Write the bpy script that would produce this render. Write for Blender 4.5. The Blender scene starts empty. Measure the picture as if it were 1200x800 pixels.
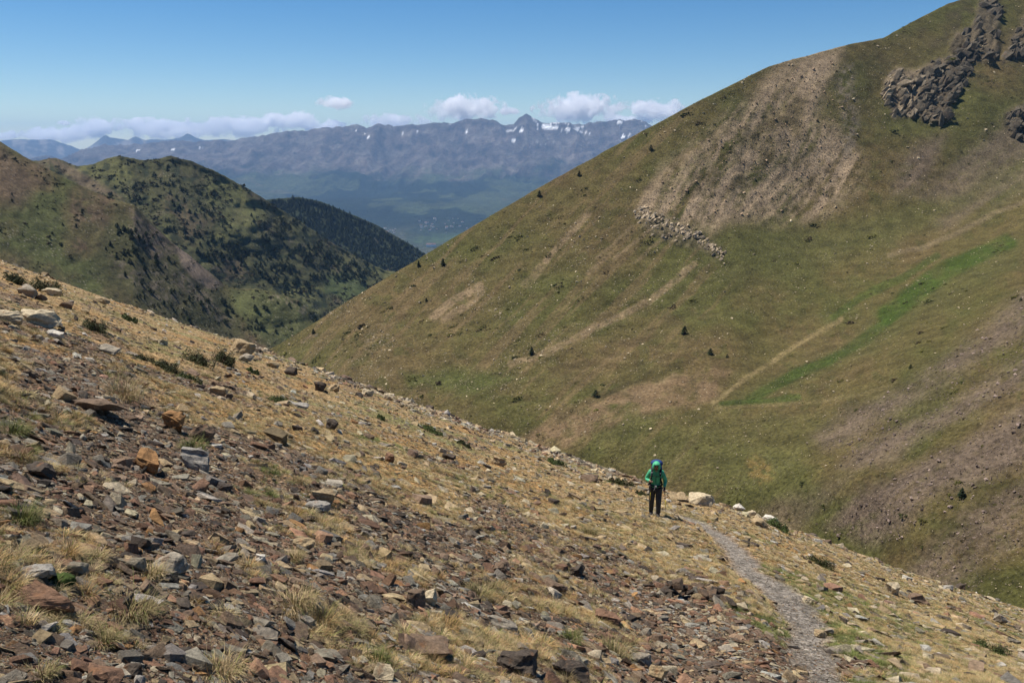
import bpy, bmesh, math, random
import numpy as np
from mathutils import Vector, Matrix, Euler

random.seed(7)
RNG = np.random.default_rng(11)
R = math.radians
scene = bpy.context.scene
COL = scene.collection

# ------------------------------------------------------------------ camera
FPX = 1000.0                       # focal length in pixels of the 1200 x 800 photograph
HORIZON_V = 165.0
PITCH = math.atan((400.0 - HORIZON_V) / FPX)
CP, SP = math.cos(PITCH), math.sin(PITCH)
cam_d = bpy.data.cameras.new("camera")
cam_d.sensor_width = 36.0
cam_d.lens = 36.0 * FPX / 1200.0
cam_d.clip_start = 0.1
cam_d.clip_end = 200000.0
cam = bpy.data.objects.new("camera", cam_d)
cam.rotation_euler = (math.pi / 2 - PITCH, 0, 0)
COL.objects.link(cam)
scene.camera = cam

# ------------------------------------------------------------------ sky and sun
SUN_DIR = Vector((-0.37, 0.22, 0.90)).normalized()
world = bpy.data.worlds.new("World")
scene.world = world
world.use_nodes = True
wn = world.node_tree
wn.nodes.clear()
sky = wn.nodes.new("ShaderNodeTexSky")
sky.sky_type = 'NISHITA'
sky.sun_disc = False
sky.sun_elevation = math.asin(SUN_DIR.z)
sky.sun_rotation = math.atan2(SUN_DIR.x, SUN_DIR.y)
sky.altitude = 2400
sky.air_density = 1.0
sky.dust_density = 0.15
sky.ozone_density = 2.0
bg = wn.nodes.new("ShaderNodeBackground")
bg.inputs[1].default_value = 0.068
wo = wn.nodes.new("ShaderNodeOutputWorld")
hs = wn.nodes.new("ShaderNodeHueSaturation")
hs.inputs["Saturation"].default_value = 1.36
hs.inputs["Hue"].default_value = 0.500
wn.links.new(sky.outputs[0], hs.inputs["Color"])
wn.links.new(hs.outputs[0], bg.inputs[0])
wn.links.new(bg.outputs[0], wo.inputs[0])
sun_d = bpy.data.lights.new("sun", 'SUN')
sun_d.energy = 5.0
sun_d.angle = R(0.5)
sun_d.color = (1.0, 0.93, 0.82)
sun = bpy.data.objects.new("sun", sun_d)
sun.rotation_euler = SUN_DIR.to_track_quat('Z', 'Y').to_euler()
COL.objects.link(sun)
scene.view_settings.view_transform = 'Standard'
scene.view_settings.look = 'None'
scene.view_settings.exposure = 0.58
scene.view_settings.gamma = 1.0
scene.cycles.use_denoising = True
scene.cycles.max_bounces = 10
scene.cycles.diffuse_bounces = 2
scene.cycles.glossy_bounces = 1
scene.cycles.transparent_max_bounces = 8
scene.cycles.volume_bounces = 8
scene.cycles.volume_step_rate = 1.0
scene.cycles.volume_max_steps = 256


# ------------------------------------------------------------------ helpers
def ray(u, v):
    """pixel -> x/y and z/y of the view ray (y is the distance ahead)"""
    du = (np.asarray(u, float) - 600.0) / FPX
    dv = (np.asarray(v, float) - 400.0) / FPX
    yy = CP - dv * SP
    return du / yy, (-SP - dv * CP) / yy


def project(x, y, z):
    d = y * CP - z * SP
    return 600.0 + FPX * x / d, 400.0 - FPX * (y * SP + z * CP) / d


def _hash(ix, iy, seed):
    h = (ix.astype(np.int64) * 374761393 + iy.astype(np.int64) * 668265263 + seed * 1442695041) & 0xFFFFFFFF
    h = ((h ^ (h >> 13)) * 1274126177) & 0xFFFFFFFF
    h = h ^ (h >> 16)
    return (h & 0xFFFF) / 65535.0


def vnoise(x, y, seed=0):
    ix, iy = np.floor(x), np.floor(y)
    fx, fy = x - ix, y - iy
    fx = fx * fx * fx * (fx * (fx * 6 - 15) + 10)
    fy = fy * fy * fy * (fy * (fy * 6 - 15) + 10)
    a = _hash(ix, iy, seed); b = _hash(ix + 1, iy, seed)
    c = _hash(ix, iy + 1, seed); d = _hash(ix + 1, iy + 1, seed)
    return (a * (1 - fx) + b * fx) * (1 - fy) + (c * (1 - fx) + d * fx) * fy


def fbm(x, y, octaves=5, seed=0, gain=0.5):
    s = 0.0; amp = 1.0; tot = 0.0
    for i in range(octaves):
        s = s + amp * (vnoise(x, y, seed + i * 17) * 2 - 1)
        tot += amp; amp *= gain
        x, y = (x * 1.62 - y * 1.18 + 13.7), (x * 1.18 + y * 1.62 - 7.3)
    return s / tot


def ridged(x, y, octaves=5, seed=0, gain=0.5):
    s = 0.0; amp = 1.0; tot = 0.0
    for i in range(octaves):
        s = s + amp * (1 - np.abs(vnoise(x, y, seed + i * 17) * 2 - 1))
        tot += amp; amp *= gain
        x, y = (x * 1.62 - y * 1.18 + 13.7), (x * 1.18 + y * 1.62 - 7.3)
    return s / tot


def sstep(a, b, x):
    t = np.clip((x - a) / (b - a), 0, 1)
    return t * t * (3 - 2 * t)


def seg_dist(px, py, pts):
    """distance to a polyline and the position along it (0..n-1)"""
    best = np.full(np.shape(px), 1e9); par = np.zeros(np.shape(px))
    for i in range(len(pts) - 1):
        ax, ay = pts[i][:2]; bx, by = pts[i + 1][:2]
        dx, dy = bx - ax, by - ay
        t = np.clip(((px - ax) * dx + (py - ay) * dy) / (dx * dx + dy * dy + 1e-12), 0, 1)
        d = np.hypot(px - ax - t * dx, py - ay - t * dy)
        m = d < best
        best = np.where(m, d, best); par = np.where(m, i + t, par)
    return best, par


def poly_sd(px, py, pts):
    """signed distance to a polygon, positive inside"""
    d, _ = seg_dist(px, py, list(pts) + [pts[0]])
    inside = np.zeros(np.shape(px), bool)
    n = len(pts)
    for i in range(n):
        ax, ay = pts[i]; bx, by = pts[(i + 1) % n]
        c = ((ay > py) != (by > py)) & (px < (bx - ax) * (py - ay) / (by - ay + 1e-12) + ax)
        inside ^= c
    return np.where(inside, d, -d)


def idw(px, py, pts, power=3.0):
    num = 0.0; den = 0.0
    for (u, v, val) in pts:
        w = 1.0 / (((px - u) ** 2 + (py - v) ** 2) + 400.0) ** (power / 2)
        num = num + w * val; den = den + w
    return num / den


def mixc(c, target, m):
    m = np.asarray(m)[..., None]
    return c * (1 - m) + np.asarray(target) * m


def tps_fit(pts, vals, lam=1e-4):
    P = np.asarray(pts, float) / 400.0
    n = len(P)
    r = np.hypot(P[:, None, 0] - P[None, :, 0], P[:, None, 1] - P[None, :, 1])
    K = np.where(r > 0, r * r * np.log(r + 1e-12), 0) + lam * np.eye(n)
    Q = np.c_[np.ones(n), P]
    A = np.zeros((n + 3, n + 3)); A[:n, :n] = K; A[:n, n:] = Q; A[n:, :n] = Q.T
    w = np.linalg.solve(A, np.r_[np.asarray(vals, float), 0, 0, 0])

    def f(u, v):
        x = np.asarray(u) / 400.0; y = np.asarray(v) / 400.0
        out = w[n] + w[n + 1] * x + w[n + 2] * y
        for i in range(n):
            rr = np.hypot(x - P[i, 0], y - P[i, 1])
            out = out + w[i] * np.where(rr > 0, rr * rr * np.log(rr + 1e-12), 0)
        return out
    return f


def grid_mesh(name, P, C=None, smooth=True):
    n, m = P.shape[:2]
    me = bpy.data.meshes.new(name)
    idx = np.arange(n * m).reshape(n, m)
    q = np.stack([idx[:-1, :-1], idx[:-1, 1:], idx[1:, 1:], idx[1:, :-1]], -1).reshape(-1, 4)
    me.vertices.add(n * m)
    me.vertices.foreach_set("co", P.reshape(-1).astype(np.float32))
    nf = len(q)
    me.loops.add(nf * 4); me.polygons.add(nf)
    me.loops.foreach_set("vertex_index", q.reshape(-1).astype(np.int32))
    me.polygons.foreach_set("loop_start", (np.arange(nf) * 4).astype(np.int32))
    me.polygons.foreach_set("loop_total", np.full(nf, 4, np.int32))
    me.update(calc_edges=True)
    if smooth:
        me.polygons.foreach_set("use_smooth", np.ones(nf, bool))
    if C is not None:
        at = me.color_attributes.new("Col", 'FLOAT_COLOR', 'POINT')
        c4 = np.ones((n * m, 4), np.float32); c4[:, :3] = np.clip(C.reshape(-1, 3), 0.003, 1)
        at.data.foreach_set("color", c4.reshape(-1))
    return me


def link(name, data, mat=None, parent=None, loc=None, rot=None, scale=None, **props):
    o = bpy.data.objects.new(name, data)
    COL.objects.link(o)
    if mat is not None and data is not None and len(data.materials) == 0:
        data.materials.append(mat)
    if parent is not None:
        o.parent = parent
    if loc is not None: o.location = loc
    if rot is not None: o.rotation_euler = rot
    if scale is not None: o.scale = scale
    for k, v in props.items():
        if v is not None:
            o[k] = v
    return o


def bm_mesh(name, bm, smooth=False):
    me = bpy.data.meshes.new(name)
    if smooth:
        for f in bm.faces: f.smooth = True
    bm.to_mesh(me); bm.free()
    return me


# ------------------------------------------------------------------ materials
def new_mat(name):
    m = bpy.data.materials.new(name)
    m.use_nodes = True
    nt = m.node_tree
    return m, nt, nt.nodes["Principled BSDF"]


def noise_node(nt, scale, detail=6, rough=0.6, vec=None):
    n = nt.nodes.new("ShaderNodeTexNoise")
    n.inputs["Scale"].default_value = scale
    n.inputs["Detail"].default_value = detail
    n.inputs["Roughness"].default_value = rough
    if vec is not None:
        nt.links.new(vec, n.inputs["Vector"])
    return n


def maprange(nt, sock, a, b, c, d):
    n = nt.nodes.new("ShaderNodeMapRange")
    n.inputs[1].default_value = a; n.inputs[2].default_value = b
    n.inputs[3].default_value = c; n.inputs[4].default_value = d
    nt.links.new(sock, n.inputs[0])
    return n.outputs[0]


def mulc(nt, col, fac):
    n = nt.nodes.new("ShaderNodeVectorMath"); n.operation = 'SCALE'
    nt.links.new(col, n.inputs[0]); nt.links.new(fac, n.inputs["Scale"])
    return n.outputs[0]


def add_bump(nt, bsdf, height, strength, dist):
    b = nt.nodes.new("ShaderNodeBump")
    b.inputs["Strength"].default_value = strength
    b.inputs["Distance"].default_value = dist
    nt.links.new(height, b.inputs["Height"])
    nt.links.new(b.outputs[0], bsdf.inputs["Normal"])


def matte(bsdf, rough=0.95, spec=0.12):
    bsdf.inputs["Roughness"].default_value = rough
    bsdf.inputs["Specular IOR Level"].default_value = spec


def terrain_mat(name, scales, bumps, amp=(0.65, 1.35), grain=(0.7, 1.3), speck=None):
    """vertex colours of the land, broken up with fine grain and relief"""
    m, nt, b = new_mat(name)
    matte(b)
    tc = nt.nodes.new("ShaderNodeTexCoord")
    at = nt.nodes.new("ShaderNodeAttribute"); at.attribute_name = "Col"
    n1 = noise_node(nt, scales[0], 5, 0.6, tc.outputs["Object"])
    n2 = noise_node(nt, scales[1], 6, 0.7, tc.outputs["Object"])
    c = mulc(nt, at.outputs["Color"], maprange(nt, n1.outputs[0], 0.3, 0.7, *amp))
    c = mulc(nt, c, maprange(nt, n2.outputs[0], 0.3, 0.7, *grain))
    if speck is not None:            # scattered pale stones too small to model
        vo = nt.nodes.new("ShaderNodeTexVoronoi"); vo.inputs["Scale"].default_value = speck[0]
        nt.links.new(tc.outputs["Object"], vo.inputs["Vector"])
        f = maprange(nt, vo.outputs["Distance"], speck[1], speck[1] * 0.6, 0.0, 1.0)
        n3 = noise_node(nt, speck[0] * 0.06, 3, 0.6, tc.outputs["Object"])
        f2 = maprange(nt, n3.outputs[0], 0.45, 0.65, 0.0, speck[3])
        mu = nt.nodes.new("ShaderNodeMath"); mu.operation = 'MULTIPLY'
        nt.links.new(f, mu.inputs[0]); nt.links.new(f2, mu.inputs[1])
        mx = nt.nodes.new("ShaderNodeMixRGB"); mx.inputs[2].default_value = (*speck[2], 1)
        nt.links.new(mu.outputs[0], mx.inputs[0]); nt.links.new(c, mx.inputs[1])
        c = mx.outputs[0]
    nt.links.new(c, b.inputs["Base Color"])
    ad = nt.nodes.new("ShaderNodeMath"); ad.operation = 'ADD'
    s = nt.nodes.new("ShaderNodeMath"); s.operation = 'MULTIPLY'; s.inputs[1].default_value = bumps[1]
    nt.links.new(n2.outputs[0], s.inputs[0])
    nt.links.new(n1.outputs[0], ad.inputs[0]); nt.links.new(s.outputs[0], ad.inputs[1])
    add_bump(nt, b, ad.outputs[0], bumps[2], bumps[0])
    return m


def stone_mat(name, instanced, k=1.0):
    m, nt, b = new_mat(name)
    matte(b, 0.85, 0.25)
    tc = nt.nodes.new("ShaderNodeTexCoord")
    if instanced:
        at = nt.nodes.new("ShaderNodeAttribute"); at.attribute_type = 'INSTANCER'; at.attribute_name = "tint"
        col = at.outputs["Color"]
    else:
        oi = nt.nodes.new("ShaderNodeObjectInfo"); col = oi.outputs["Color"]
    n1 = noise_node(nt, 2.2 * k, 6, 0.7, tc.outputs["Object"])
    n2 = noise_node(nt, 9.0 * k, 6, 0.75, tc.outputs["Object"])
    c = mulc(nt, col, maprange(nt, n1.outputs[0], 0.3, 0.7, 0.55, 1.45))
    c = mulc(nt, c, maprange(nt, n2.outputs[0], 0.3, 0.7, 0.75, 1.25))
    # rust and lichen stains with a shape of their own
    mp = nt.nodes.new("ShaderNodeMapping"); mp.inputs["Location"].default_value = (5.3, 1.7, 8.1)
    nt.links.new(tc.outputs["Object"], mp.inputs[0])
    n3 = noise_node(nt, 1.6 * k, 4, 0.6, mp.outputs[0])
    mx = nt.nodes.new("ShaderNodeMixRGB"); mx.inputs[2].default_value = (0.22, 0.105, 0.045, 1)
    nt.links.new(maprange(nt, n3.outputs[0], 0.56, 0.68, 0.0, 0.55), mx.inputs[0]); nt.links.new(c, mx.inputs[1])
    nt.links.new(mx.outputs[0], b.inputs["Base Color"])
    add_bump(nt, b, n2.outputs[0], 0.7, 0.12 / k)
    return m


def blade_mat(name, instanced, col=None):
    m, nt, b = new_mat(name)
    matte(b, 0.8, 0.15)
    if instanced:
        at = nt.nodes.new("ShaderNodeAttribute"); at.attribute_type = 'INSTANCER'; at.attribute_name = "tint"
        src = at.outputs["Color"]
    else:
        oi = nt.nodes.new("ShaderNodeObjectInfo"); src = oi.outputs["Color"]
    va = nt.nodes.new("ShaderNodeAttribute"); va.attribute_name = "Var"
    mul = nt.nodes.new("ShaderNodeVectorMath"); mul.operation = 'MULTIPLY'
    nt.links.new(src, mul.inputs[0]); nt.links.new(va.outputs["Color"], mul.inputs[1])
    nt.links.new(mul.outputs[0], b.inputs["Base Color"])
    return m


def plain_mat(name, col, rough=0.8, spec=0.3, var=0.25, scale=6.0, bump=0.0):
    m, nt, b = new_mat(name)
    matte(b, rough, spec)
    tc = nt.nodes.new("ShaderNodeTexCoord")
    n = noise_node(nt, scale, 5, 0.6, tc.outputs["Object"])
    rgb = nt.nodes.new("ShaderNodeRGB"); rgb.outputs[0].default_value = (*col, 1)
    c = mulc(nt, rgb.outputs[0], maprange(nt, n.outputs[0], 0.3, 0.7, 1 - var, 1 + var))
    nt.links.new(c, b.inputs["Base Color"])
    if bump:
        add_bump(nt, b, n.outputs[0], 0.5, bump)
    return m


M_fg = terrain_mat("foreground earth", (3.0, 22.0), (0.05, 0.8, 0.9), (0.7, 1.3), (0.45, 1.55))
def pebbles(m, scales, amp):
    nt = m.node_tree; bs = nt.nodes["Principled BSDF"]
    src = bs.inputs["Base Color"].links[0].from_socket
    tc = nt.nodes.new("ShaderNodeTexCoord")
    for s in scales:
        vo = nt.nodes.new("ShaderNodeTexVoronoi"); vo.inputs["Scale"].default_value = s
        nt.links.new(tc.outputs["Object"], vo.inputs["Vector"])
        sp = nt.nodes.new("ShaderNodeSeparateColor"); nt.links.new(vo.outputs["Color"], sp.inputs[0])
        src = mulc(nt, src, maprange(nt, sp.outputs[0], 0, 1, 1 - amp, 1 + amp))
    nt.links.new(src, bs.inputs["Base Color"])


pebbles(M_fg, (14.0, 45.0), 0.5)
M_near = terrain_mat("hillside turf", (0.10, 0.75), (1.3, 1.0, 0.9), (0.68, 1.32), (0.35, 1.65), (0.9, 0.22, (0.26, 0.22, 0.16), 0.5))
M_left = terrain_mat("ridge turf", (0.05, 0.3), (2.0, 1.0, 0.7), (0.65, 1.35), (0.55, 1.45), (0.25, 0.26, (0.30, 0.26, 0.21), 0.6))
M_far = terrain_mat("far land", (0.0016, 0.012), (110.0, 0.9, 1.0), (0.6, 1.4), (0.45, 1.55))
M_stone_i = stone_mat("scree stone", True)
M_stone = stone_mat("loose rock", False)
M_boulder = stone_mat("boulder rock", False, 6.0)
M_blade_i = blade_mat("dry grass", True)
M_blade = blade_mat("tussock grass", False)

# ================================================================== the ground we stand on
#        u     v_edge  y_edge  y_bottom
EDGE = [(-420, 165, 62, 2.5), (-200, 236, 66, 2.7), (0, 305, 70, 3.0), (150, 358, 74, 3.4), (310, 411, 74, 3.9), (460, 464, 70, 4.6),
        (620, 521, 58, 5.4), (700, 548, 46, 6.1), (765, 571, 36, 7.0), (850, 594, 31, 7.2), (950, 630, 33, 7.7),
        (1060, 669, 36, 8.7), (1200, 714, 38, 10.4)]
_s_bottom = ray(600, 800)[1]
_A, _H, _K, _E = [], [], [], []
for (u, v, ye, yb) in EDGE:
    a, se = ray(u, v)
    h = (se - _s_bottom) / (1 / yb - 1 / ye)
    _A.append(float(a)); _H.append(float(h)); _K.append(float(se + h / ye)); _E.append(ye)
_A += [_A[-1] + 0.5]; _H += [1.9]; _K += [_K[-1] - 0.17]; _E += [40]
_A = np.array(_A)
_fine = np.linspace(-1.3, 1.3, 521)


def _smooth_table(vals):
    t = np.interp(_fine, _A, vals)
    k = np.hanning(41); k /= k.sum()
    return np.convolve(np.pad(t, 20, mode='edge'), k, 'valid')


_TH, _TK, _TE = _smooth_table(_H), _smooth_table(_K), _smooth_table(_E)


def fg_base(x, y):
    a = x / np.maximum(y, 0.3)
    h = np.interp(a, _fine, _TH); k = np.interp(a, _fine, _TK); e = np.interp(a, _fine, _TE)
    w = 0.02 * e + 0.5
    z = -h + k * y
    t = (y - e - 3 * w) / w
    return z - 0.6 * w * np.logaddexp(0, np.clip(t, -40, 400))


def fg_relief(x, y):
    n = 0.22 * fbm(x * 0.22, y * 0.22, 3, 3) + 0.09 * fbm(x * 0.9, y * 0.9, 3, 5) + 0.035 * fbm(x * 4.0, y * 4.0, 3, 9)
    return n * sstep(0.5, 4.0, y)


def hit(u, v, fn, lo=1.0, hi=75.0, n=700):
    """first crossing of the pixel's ray with the ground"""
    a, s = ray(u, v)
    ys = np.exp(np.linspace(math.log(lo), math.log(hi), n))
    d = s * ys - fn(a * ys, ys)
    k = np.where(d < 0)[0]
    y = ys[k[0]] if len(k) else ys[int(np.argmin(d))]
    return float(a * y), float(y)


PATH_PX = [(1000, 1000, 95), (985, 880, 84), (968, 800, 70), (957, 766, 62), (941, 726, 57), (920, 693, 58), (877, 666, 44), (853, 633, 30), (815, 611, 26), (785, 602, 22), (764, 597, 20)]
PATH = []
for (u, v, w) in PATH_PX:
    x, y = hit(u, v, fg_base)
    PATH.append((x, y, w * y / FPX * 1.0))
_pw = np.array([p[2] for p in PATH])


def path_mask(x, y, extra=0.0):
    d, t = seg_dist(x, y, PATH)
    w = np.interp(t, np.arange(len(PATH)), _pw) * 0.5
    wob = 0.5 * fbm(x * 1.3, y * 1.3, 4, 41)
    return 1 - sstep(-0.22, 0.26 + extra, d - w + wob * 0.6), d, t


_pz = np.array([float(fg_base(np.array(p[0]), np.array(p[1]))) for p in PATH])


def zfg(x, y):
    x = np.asarray(x, float); y = np.asarray(y, float)
    z = fg_base(x, y)
    rel = fg_relief(x, y)
    d, t = seg_dist(x, y, PATH)
    w = np.interp(t, np.arange(len(PATH)), _pw) * 0.5
    m = 1 - sstep(w * 0.7, w * 1.5 + 0.3, d)
    zc = np.interp(t, np.arange(len(PATH)), _pz)
    return z + rel * (1 - 0.8 * m) + (zc - z) * 0.6 * m - 0.06 * m


SCREE_PTS = [(50, 460, .95), (150, 480, .95), (100, 600, .95), (250, 560, .85), (60, 350, .15), (20, 410, .5), (200, 400, .1), (350, 450, .12), (480, 500, .2),
             (600, 540, .2), (700, 570, .12), (300, 510, .45), (400, 600, .75), (550, 650, .7), (450, 750, .85), (620, 780, .85), (700, 650, .5),
             (800, 640, .3), (820, 700, .65), (800, 780, .9), (880, 770, .85), (1000, 680, .05), (1100, 720, .08), (1150, 785, .25), (1050, 790, .3),
             (900, 620, .05), (650, 600, .35), (0, 800, .8), (200, 750, .75), (150, 690, .6), (330, 690, .65), (1180, 730, .05), (760, 610, .2), (520, 580, .45)]


def scree_mask(x, y, z=None):
    if z is None: z = fg_base(x, y)
    u, v = project(x, y, z)
    m = idw(u, v, SCREE_PTS)
    n = fbm(x * 0.55, y * 0.55, 4, 77)
    return np.clip(m + 0.55 * n, 0, 1)


def fg_colour(x, y, z):
    s = scree_mask(x, y, z)
    n1 = fbm(x * 0.35, y * 0.35, 4, 21); n2 = fbm(x * 1.7, y * 1.7, 4, 23)
    straw = np.ones(x.shape + (3,)) * np.array((0.225, 0.155, 0.078))
    straw = mixc(straw, (0.225, 0.135, 0.055), sstep(0.0, 0.5, n1))
    straw = mixc(straw, (0.14, 0.125, 0.052), sstep(0.1, 0.5, -n1 + 0.3 * n2))
    soil = np.ones(x.shape + (3,)) * np.array((0.112, 0.080, 0.053))
    soil = mixc(soil, (0.135, 0.088, 0.054), sstep(-0.1, 0.4, n2))
    c = mixc(straw, soil, sstep(0.3, 0.62, s)[..., None][..., 0])
    pm, d, t = path_mask(x, y)
    c = mixc(c, np.array((0.158, 0.138, 0.116)), pm)
    # fresh green turf beside the lower path
    g = np.exp(-((d - 0.62) / 0.22) ** 2) * sstep(2.0, 2.4, t) * (1 - sstep(5.4, 6.0, t)) * sstep(-0.25, 0.2, n2 + 0.2)
    pth = np.array([p[:2] for p in PATH])
    side = x > np.interp(y, pth[:, 1], pth[:, 0])
    c = mixc(c, (0.11, 0.118, 0.042), np.where(side, g, 0) * 0.45)
    return c


na, nr = 700, 600
aa = np.tan(np.linspace(math.atan(-1.15), math.atan(1.15), na))
rr = np.exp(np.linspace(math.log(1.0), math.log(260.0), nr))
YY, AA = np.meshgrid(rr, aa, indexing='ij')
XX = AA * YY
ZZ = zfg(XX, YY)
ground_me = grid_mesh("ground", np.stack([XX, YY, ZZ], -1), fg_colour(XX, YY, ZZ) * 1.15)
ground = link("ground", ground_me, M_fg, kind="structure", label="stony mountain slope of dry grass and slate scree crossed by the footpath")


def ground_at(u, v):
    x, y = hit(u, v, zfg)
    return x, y, float(zfg(np.array(x), np.array(y)))


def normals_at(x, y, e=0.15):
    zx = (zfg(x + e, y) - zfg(x - e, y)) / (2 * e)
    zy = (zfg(x, y + e) - zfg(x, y - e)) / (2 * e)
    n = np.stack([-zx, -zy, np.ones_like(zx)], -1)
    return n / np.linalg.norm(n, axis=-1, keepdims=True)


# ================================================================== the mountain across the valley
MT_SIL = [(292, 424), (310, 412), (360, 383), (400, 357), (450, 327), (500, 297), (560, 261), (620, 226), (690, 188), (760, 150), (800, 128), (860, 98), (900, 79), (930, 70), (960, 62),
          (985, 55), (1000, 51), (1035, 44), (1070, 25), (1110, 5), (1140, -4), (1200, -28), (1300, -75), (1420, -120)]
MT_PTS = [(310, 412, 520), (400, 357, 545), (500, 297, 580), (620, 226, 630), (760, 150, 690), (860, 98, 735), (930, 70, 785), (1000, 51, 840), (1110, 5, 930), (1200, -28, 985), (1420, -120, 1080),
          (350, 440, 470), (500, 420, 450), (620, 360, 490), (700, 300, 545), (800, 200, 645), (740, 400, 445), (640, 515, 345), (560, 495, 360), (450, 465, 400), (830, 475, 340), (720, 500, 335),
          (900, 430, 395), (1000, 375, 450), (1100, 320, 500), (1180, 285, 530), (850, 280, 590), (950, 250, 645), (1060, 200, 690), (1150, 130, 770), (960, 150, 715), (1050, 110, 790), (850, 380, 455), (1300, 240, 560),
          (1000, 450, 325), (1100, 420, 300), (1200, 400, 275), (1200, 340, 340), (1200, 500, 212), (1000, 560, 232), (1200, 600, 185), (900, 560, 262), (800, 540, 296), (1100, 640, 190), (1200, 690, 165), (1350, 500, 175), (1350, 400, 220),
          (1000, 640, 215), (880, 610, 255), (700, 560, 310), (1200, 780, 150), (1000, 720, 195), (800, 640, 260), (600, 560, 330), (400, 500, 390), (1400, 650, 140), (1400, 780, 130)]
mt_depth = tps_fit([(p[0], p[1]) for p in MT_PTS], [math.log(p[2]) for p in MT_PTS], 3e-4)

CRAGS = [([(1035, 92), (1050, 78), (1075, 82), (1100, 68), (1130, 62), (1140, 78), (1132, 100), (1115, 118), (1112, 140), (1092, 145), (1075, 132), (1050, 138), (1038, 118)], 1.0),
         ([(1112, 68), (1120, 40), (1140, 28), (1150, 0), (1168, -6), (1172, 22), (1165, 45), (1172, 62), (1160, 75), (1140, 72), (1128, 80)], 0.9),
         ([(1176, 72), (1185, 40), (1200, 20), (1215, 10), (1215, 50), (1195, 66)], 0.9),
         ([(1176, 140), (1190, 125), (1215, 118), (1215, 168), (1190, 163), (1178, 155)], 0.9),
         ([(745, 250), (760, 245), (790, 258), (825, 276), (842, 290), (836, 300), (810, 292), (780, 280), (752, 268)], 0.55)]
mt_u = np.linspace(292, 1400, 620)
mt_t = np.r_[np.linspace(-0.18, 0, 10)[:-1], np.linspace(0, 1, 400)]
TT, UU = np.meshgrid(mt_t, mt_u, indexing='ij')
v_sil = np.interp(mt_u, [p[0] for p in MT_SIL], [p[1] for p in MT_SIL])
v_edge = np.interp(mt_u, [p[0] for p in EDGE] + [1500], [p[1] for p in EDGE] + [800])
VV = v_sil[None, :] + np.maximum(TT, 0) * (v_edge + 60 - v_sil)[None, :]
Y = np.exp(mt_depth(UU, VV))
back = np.maximum(-TT, 0)                                    # the far side of the crest falls away
crag = np.zeros_like(Y)
for pts, k in CRAGS:
    crag = np.maximum(crag, k * sstep(-5, 5, poly_sd(UU + 5 * fbm(UU * 0.06, VV * 0.06, 3, 5), VV + 5 * fbm(UU * 0.06, VV * 0.06, 3, 6), pts)))
relief_c = ridged(UU * 0.035 + VV * 0.012, VV * 0.02 - UU * 0.012, 5, 31, 0.6) - 0.55
fine_c = ridged(UU * 0.10 + VV * 0.055, VV * 0.035 - UU * 0.025, 4, 33, 0.6) - 0.55
Y = Y * (1 - crag * (0.004 + 0.024 * relief_c + 0.014 * fine_c))
a_, s_ = ray(UU, VV)
X = a_ * Y; Z = s_ * Y
damp = 0.35 + 0.65 * sstep(0.0, 0.1, TT)
Z = Z + damp * (3.2 * fbm(X / 70, Y / 70, 5, 51) + 1.0 * fbm(X / 14, Y / 14, 4, 52))
Z = Z + damp * 0.5 * fbm(X / 4.5, Y / 4.5, 3, 53)
# small runnels down the fall line of the left flank
run = fbm((X * 0.7 - Y * 0.7) / 9.0, (X + Y) / 160.0, 3, 57)
Z = Z + damp * 0.9 * run * sstep(-0.2, 0.3, fbm(X / 120, Y / 120, 2, 58) + 0.1)
fan = sstep(-12, 12, poly_sd(UU, VV, [(742, 240), (815, 172), (862, 128), (930, 72), (990, 60), (1000, 130), (1015, 195), (990, 235), (910, 262), (800, 262)]))
nW = fbm(UU / 70, VV / 70, 3, 68)
_c, _s = math.cos(-0.98), math.sin(-0.98)
Z = Z + fan * damp * 2.2 * (ridged((UU * _c + VV * _s) / 90.0 + 0.6 * nW, (-UU * _s + VV * _c) / 17.0 + 1.3 * nW, 5, 59, 0.6) - 0.6)
Y = Y + back * 900; Z = Z - back * 330 * (1 + 0 * back)
X = np.where(TT < 0, a_ * (Y - back * 900) + back * 120, X)


def streak_noise(U, V, ang, along, across, seed, o=4):
    c, s = math.cos(ang), math.sin(ang)
    return fbm((U * c + V * s) / along, (-U * s + V * c) / across, o, seed)


wu = UU + 9 * fbm(UU / 60, VV / 60, 4, 61); wv = VV + 9 * fbm(UU / 60, VV / 60, 4, 62)
nA = fbm(UU / 90, VV / 70, 5, 63); nB = fbm(UU / 18, VV / 13, 4, 64); nC = fbm(UU / 5, VV / 4, 3, 65)
st1 = streak_noise(UU, VV, -0.80, 130, 7, 66)           # streaks falling to the lower left
C = np.ones(Y.shape + (3,)) * np.array((0.096, 0.082, 0.033))
C = mixc(C, (0.079, 0.080, 0.027), sstep(-0.1, 0.35, nA))
C = mixc(C, (0.112, 0.086, 0.040), sstep(0.05, 0.5, -nA + 0.4 * nB))
C = mixc(C, (0.070, 0.072, 0.024), sstep(0.15, 0.45, nB) * 0.6)
C = mixc(C, (0.155, 0.112, 0.062), sstep(0.14, 0.42, st1) * 0.55 * (1 - sstep(800, 900, UU)))


def wash(C, poly, col, soft=8, amount=1.0, tex=None):
    m = sstep(-soft, soft, poly_sd(wu, wv, poly)) * amount
    if tex is not None: m = m * tex
    return mixc(C, col, m)


def stroke(C, line, width, col, amount=1.0, tex=None, warp=0.35):
    d, _ = seg_dist(UU + warp * (wu - UU), VV + warp * (wv - VV), line)
    m = (1 - sstep(width * 0.35, width * 0.75, d)) * amount
    if tex is not None: m = m * tex
    return mixc(C, col, m)


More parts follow.
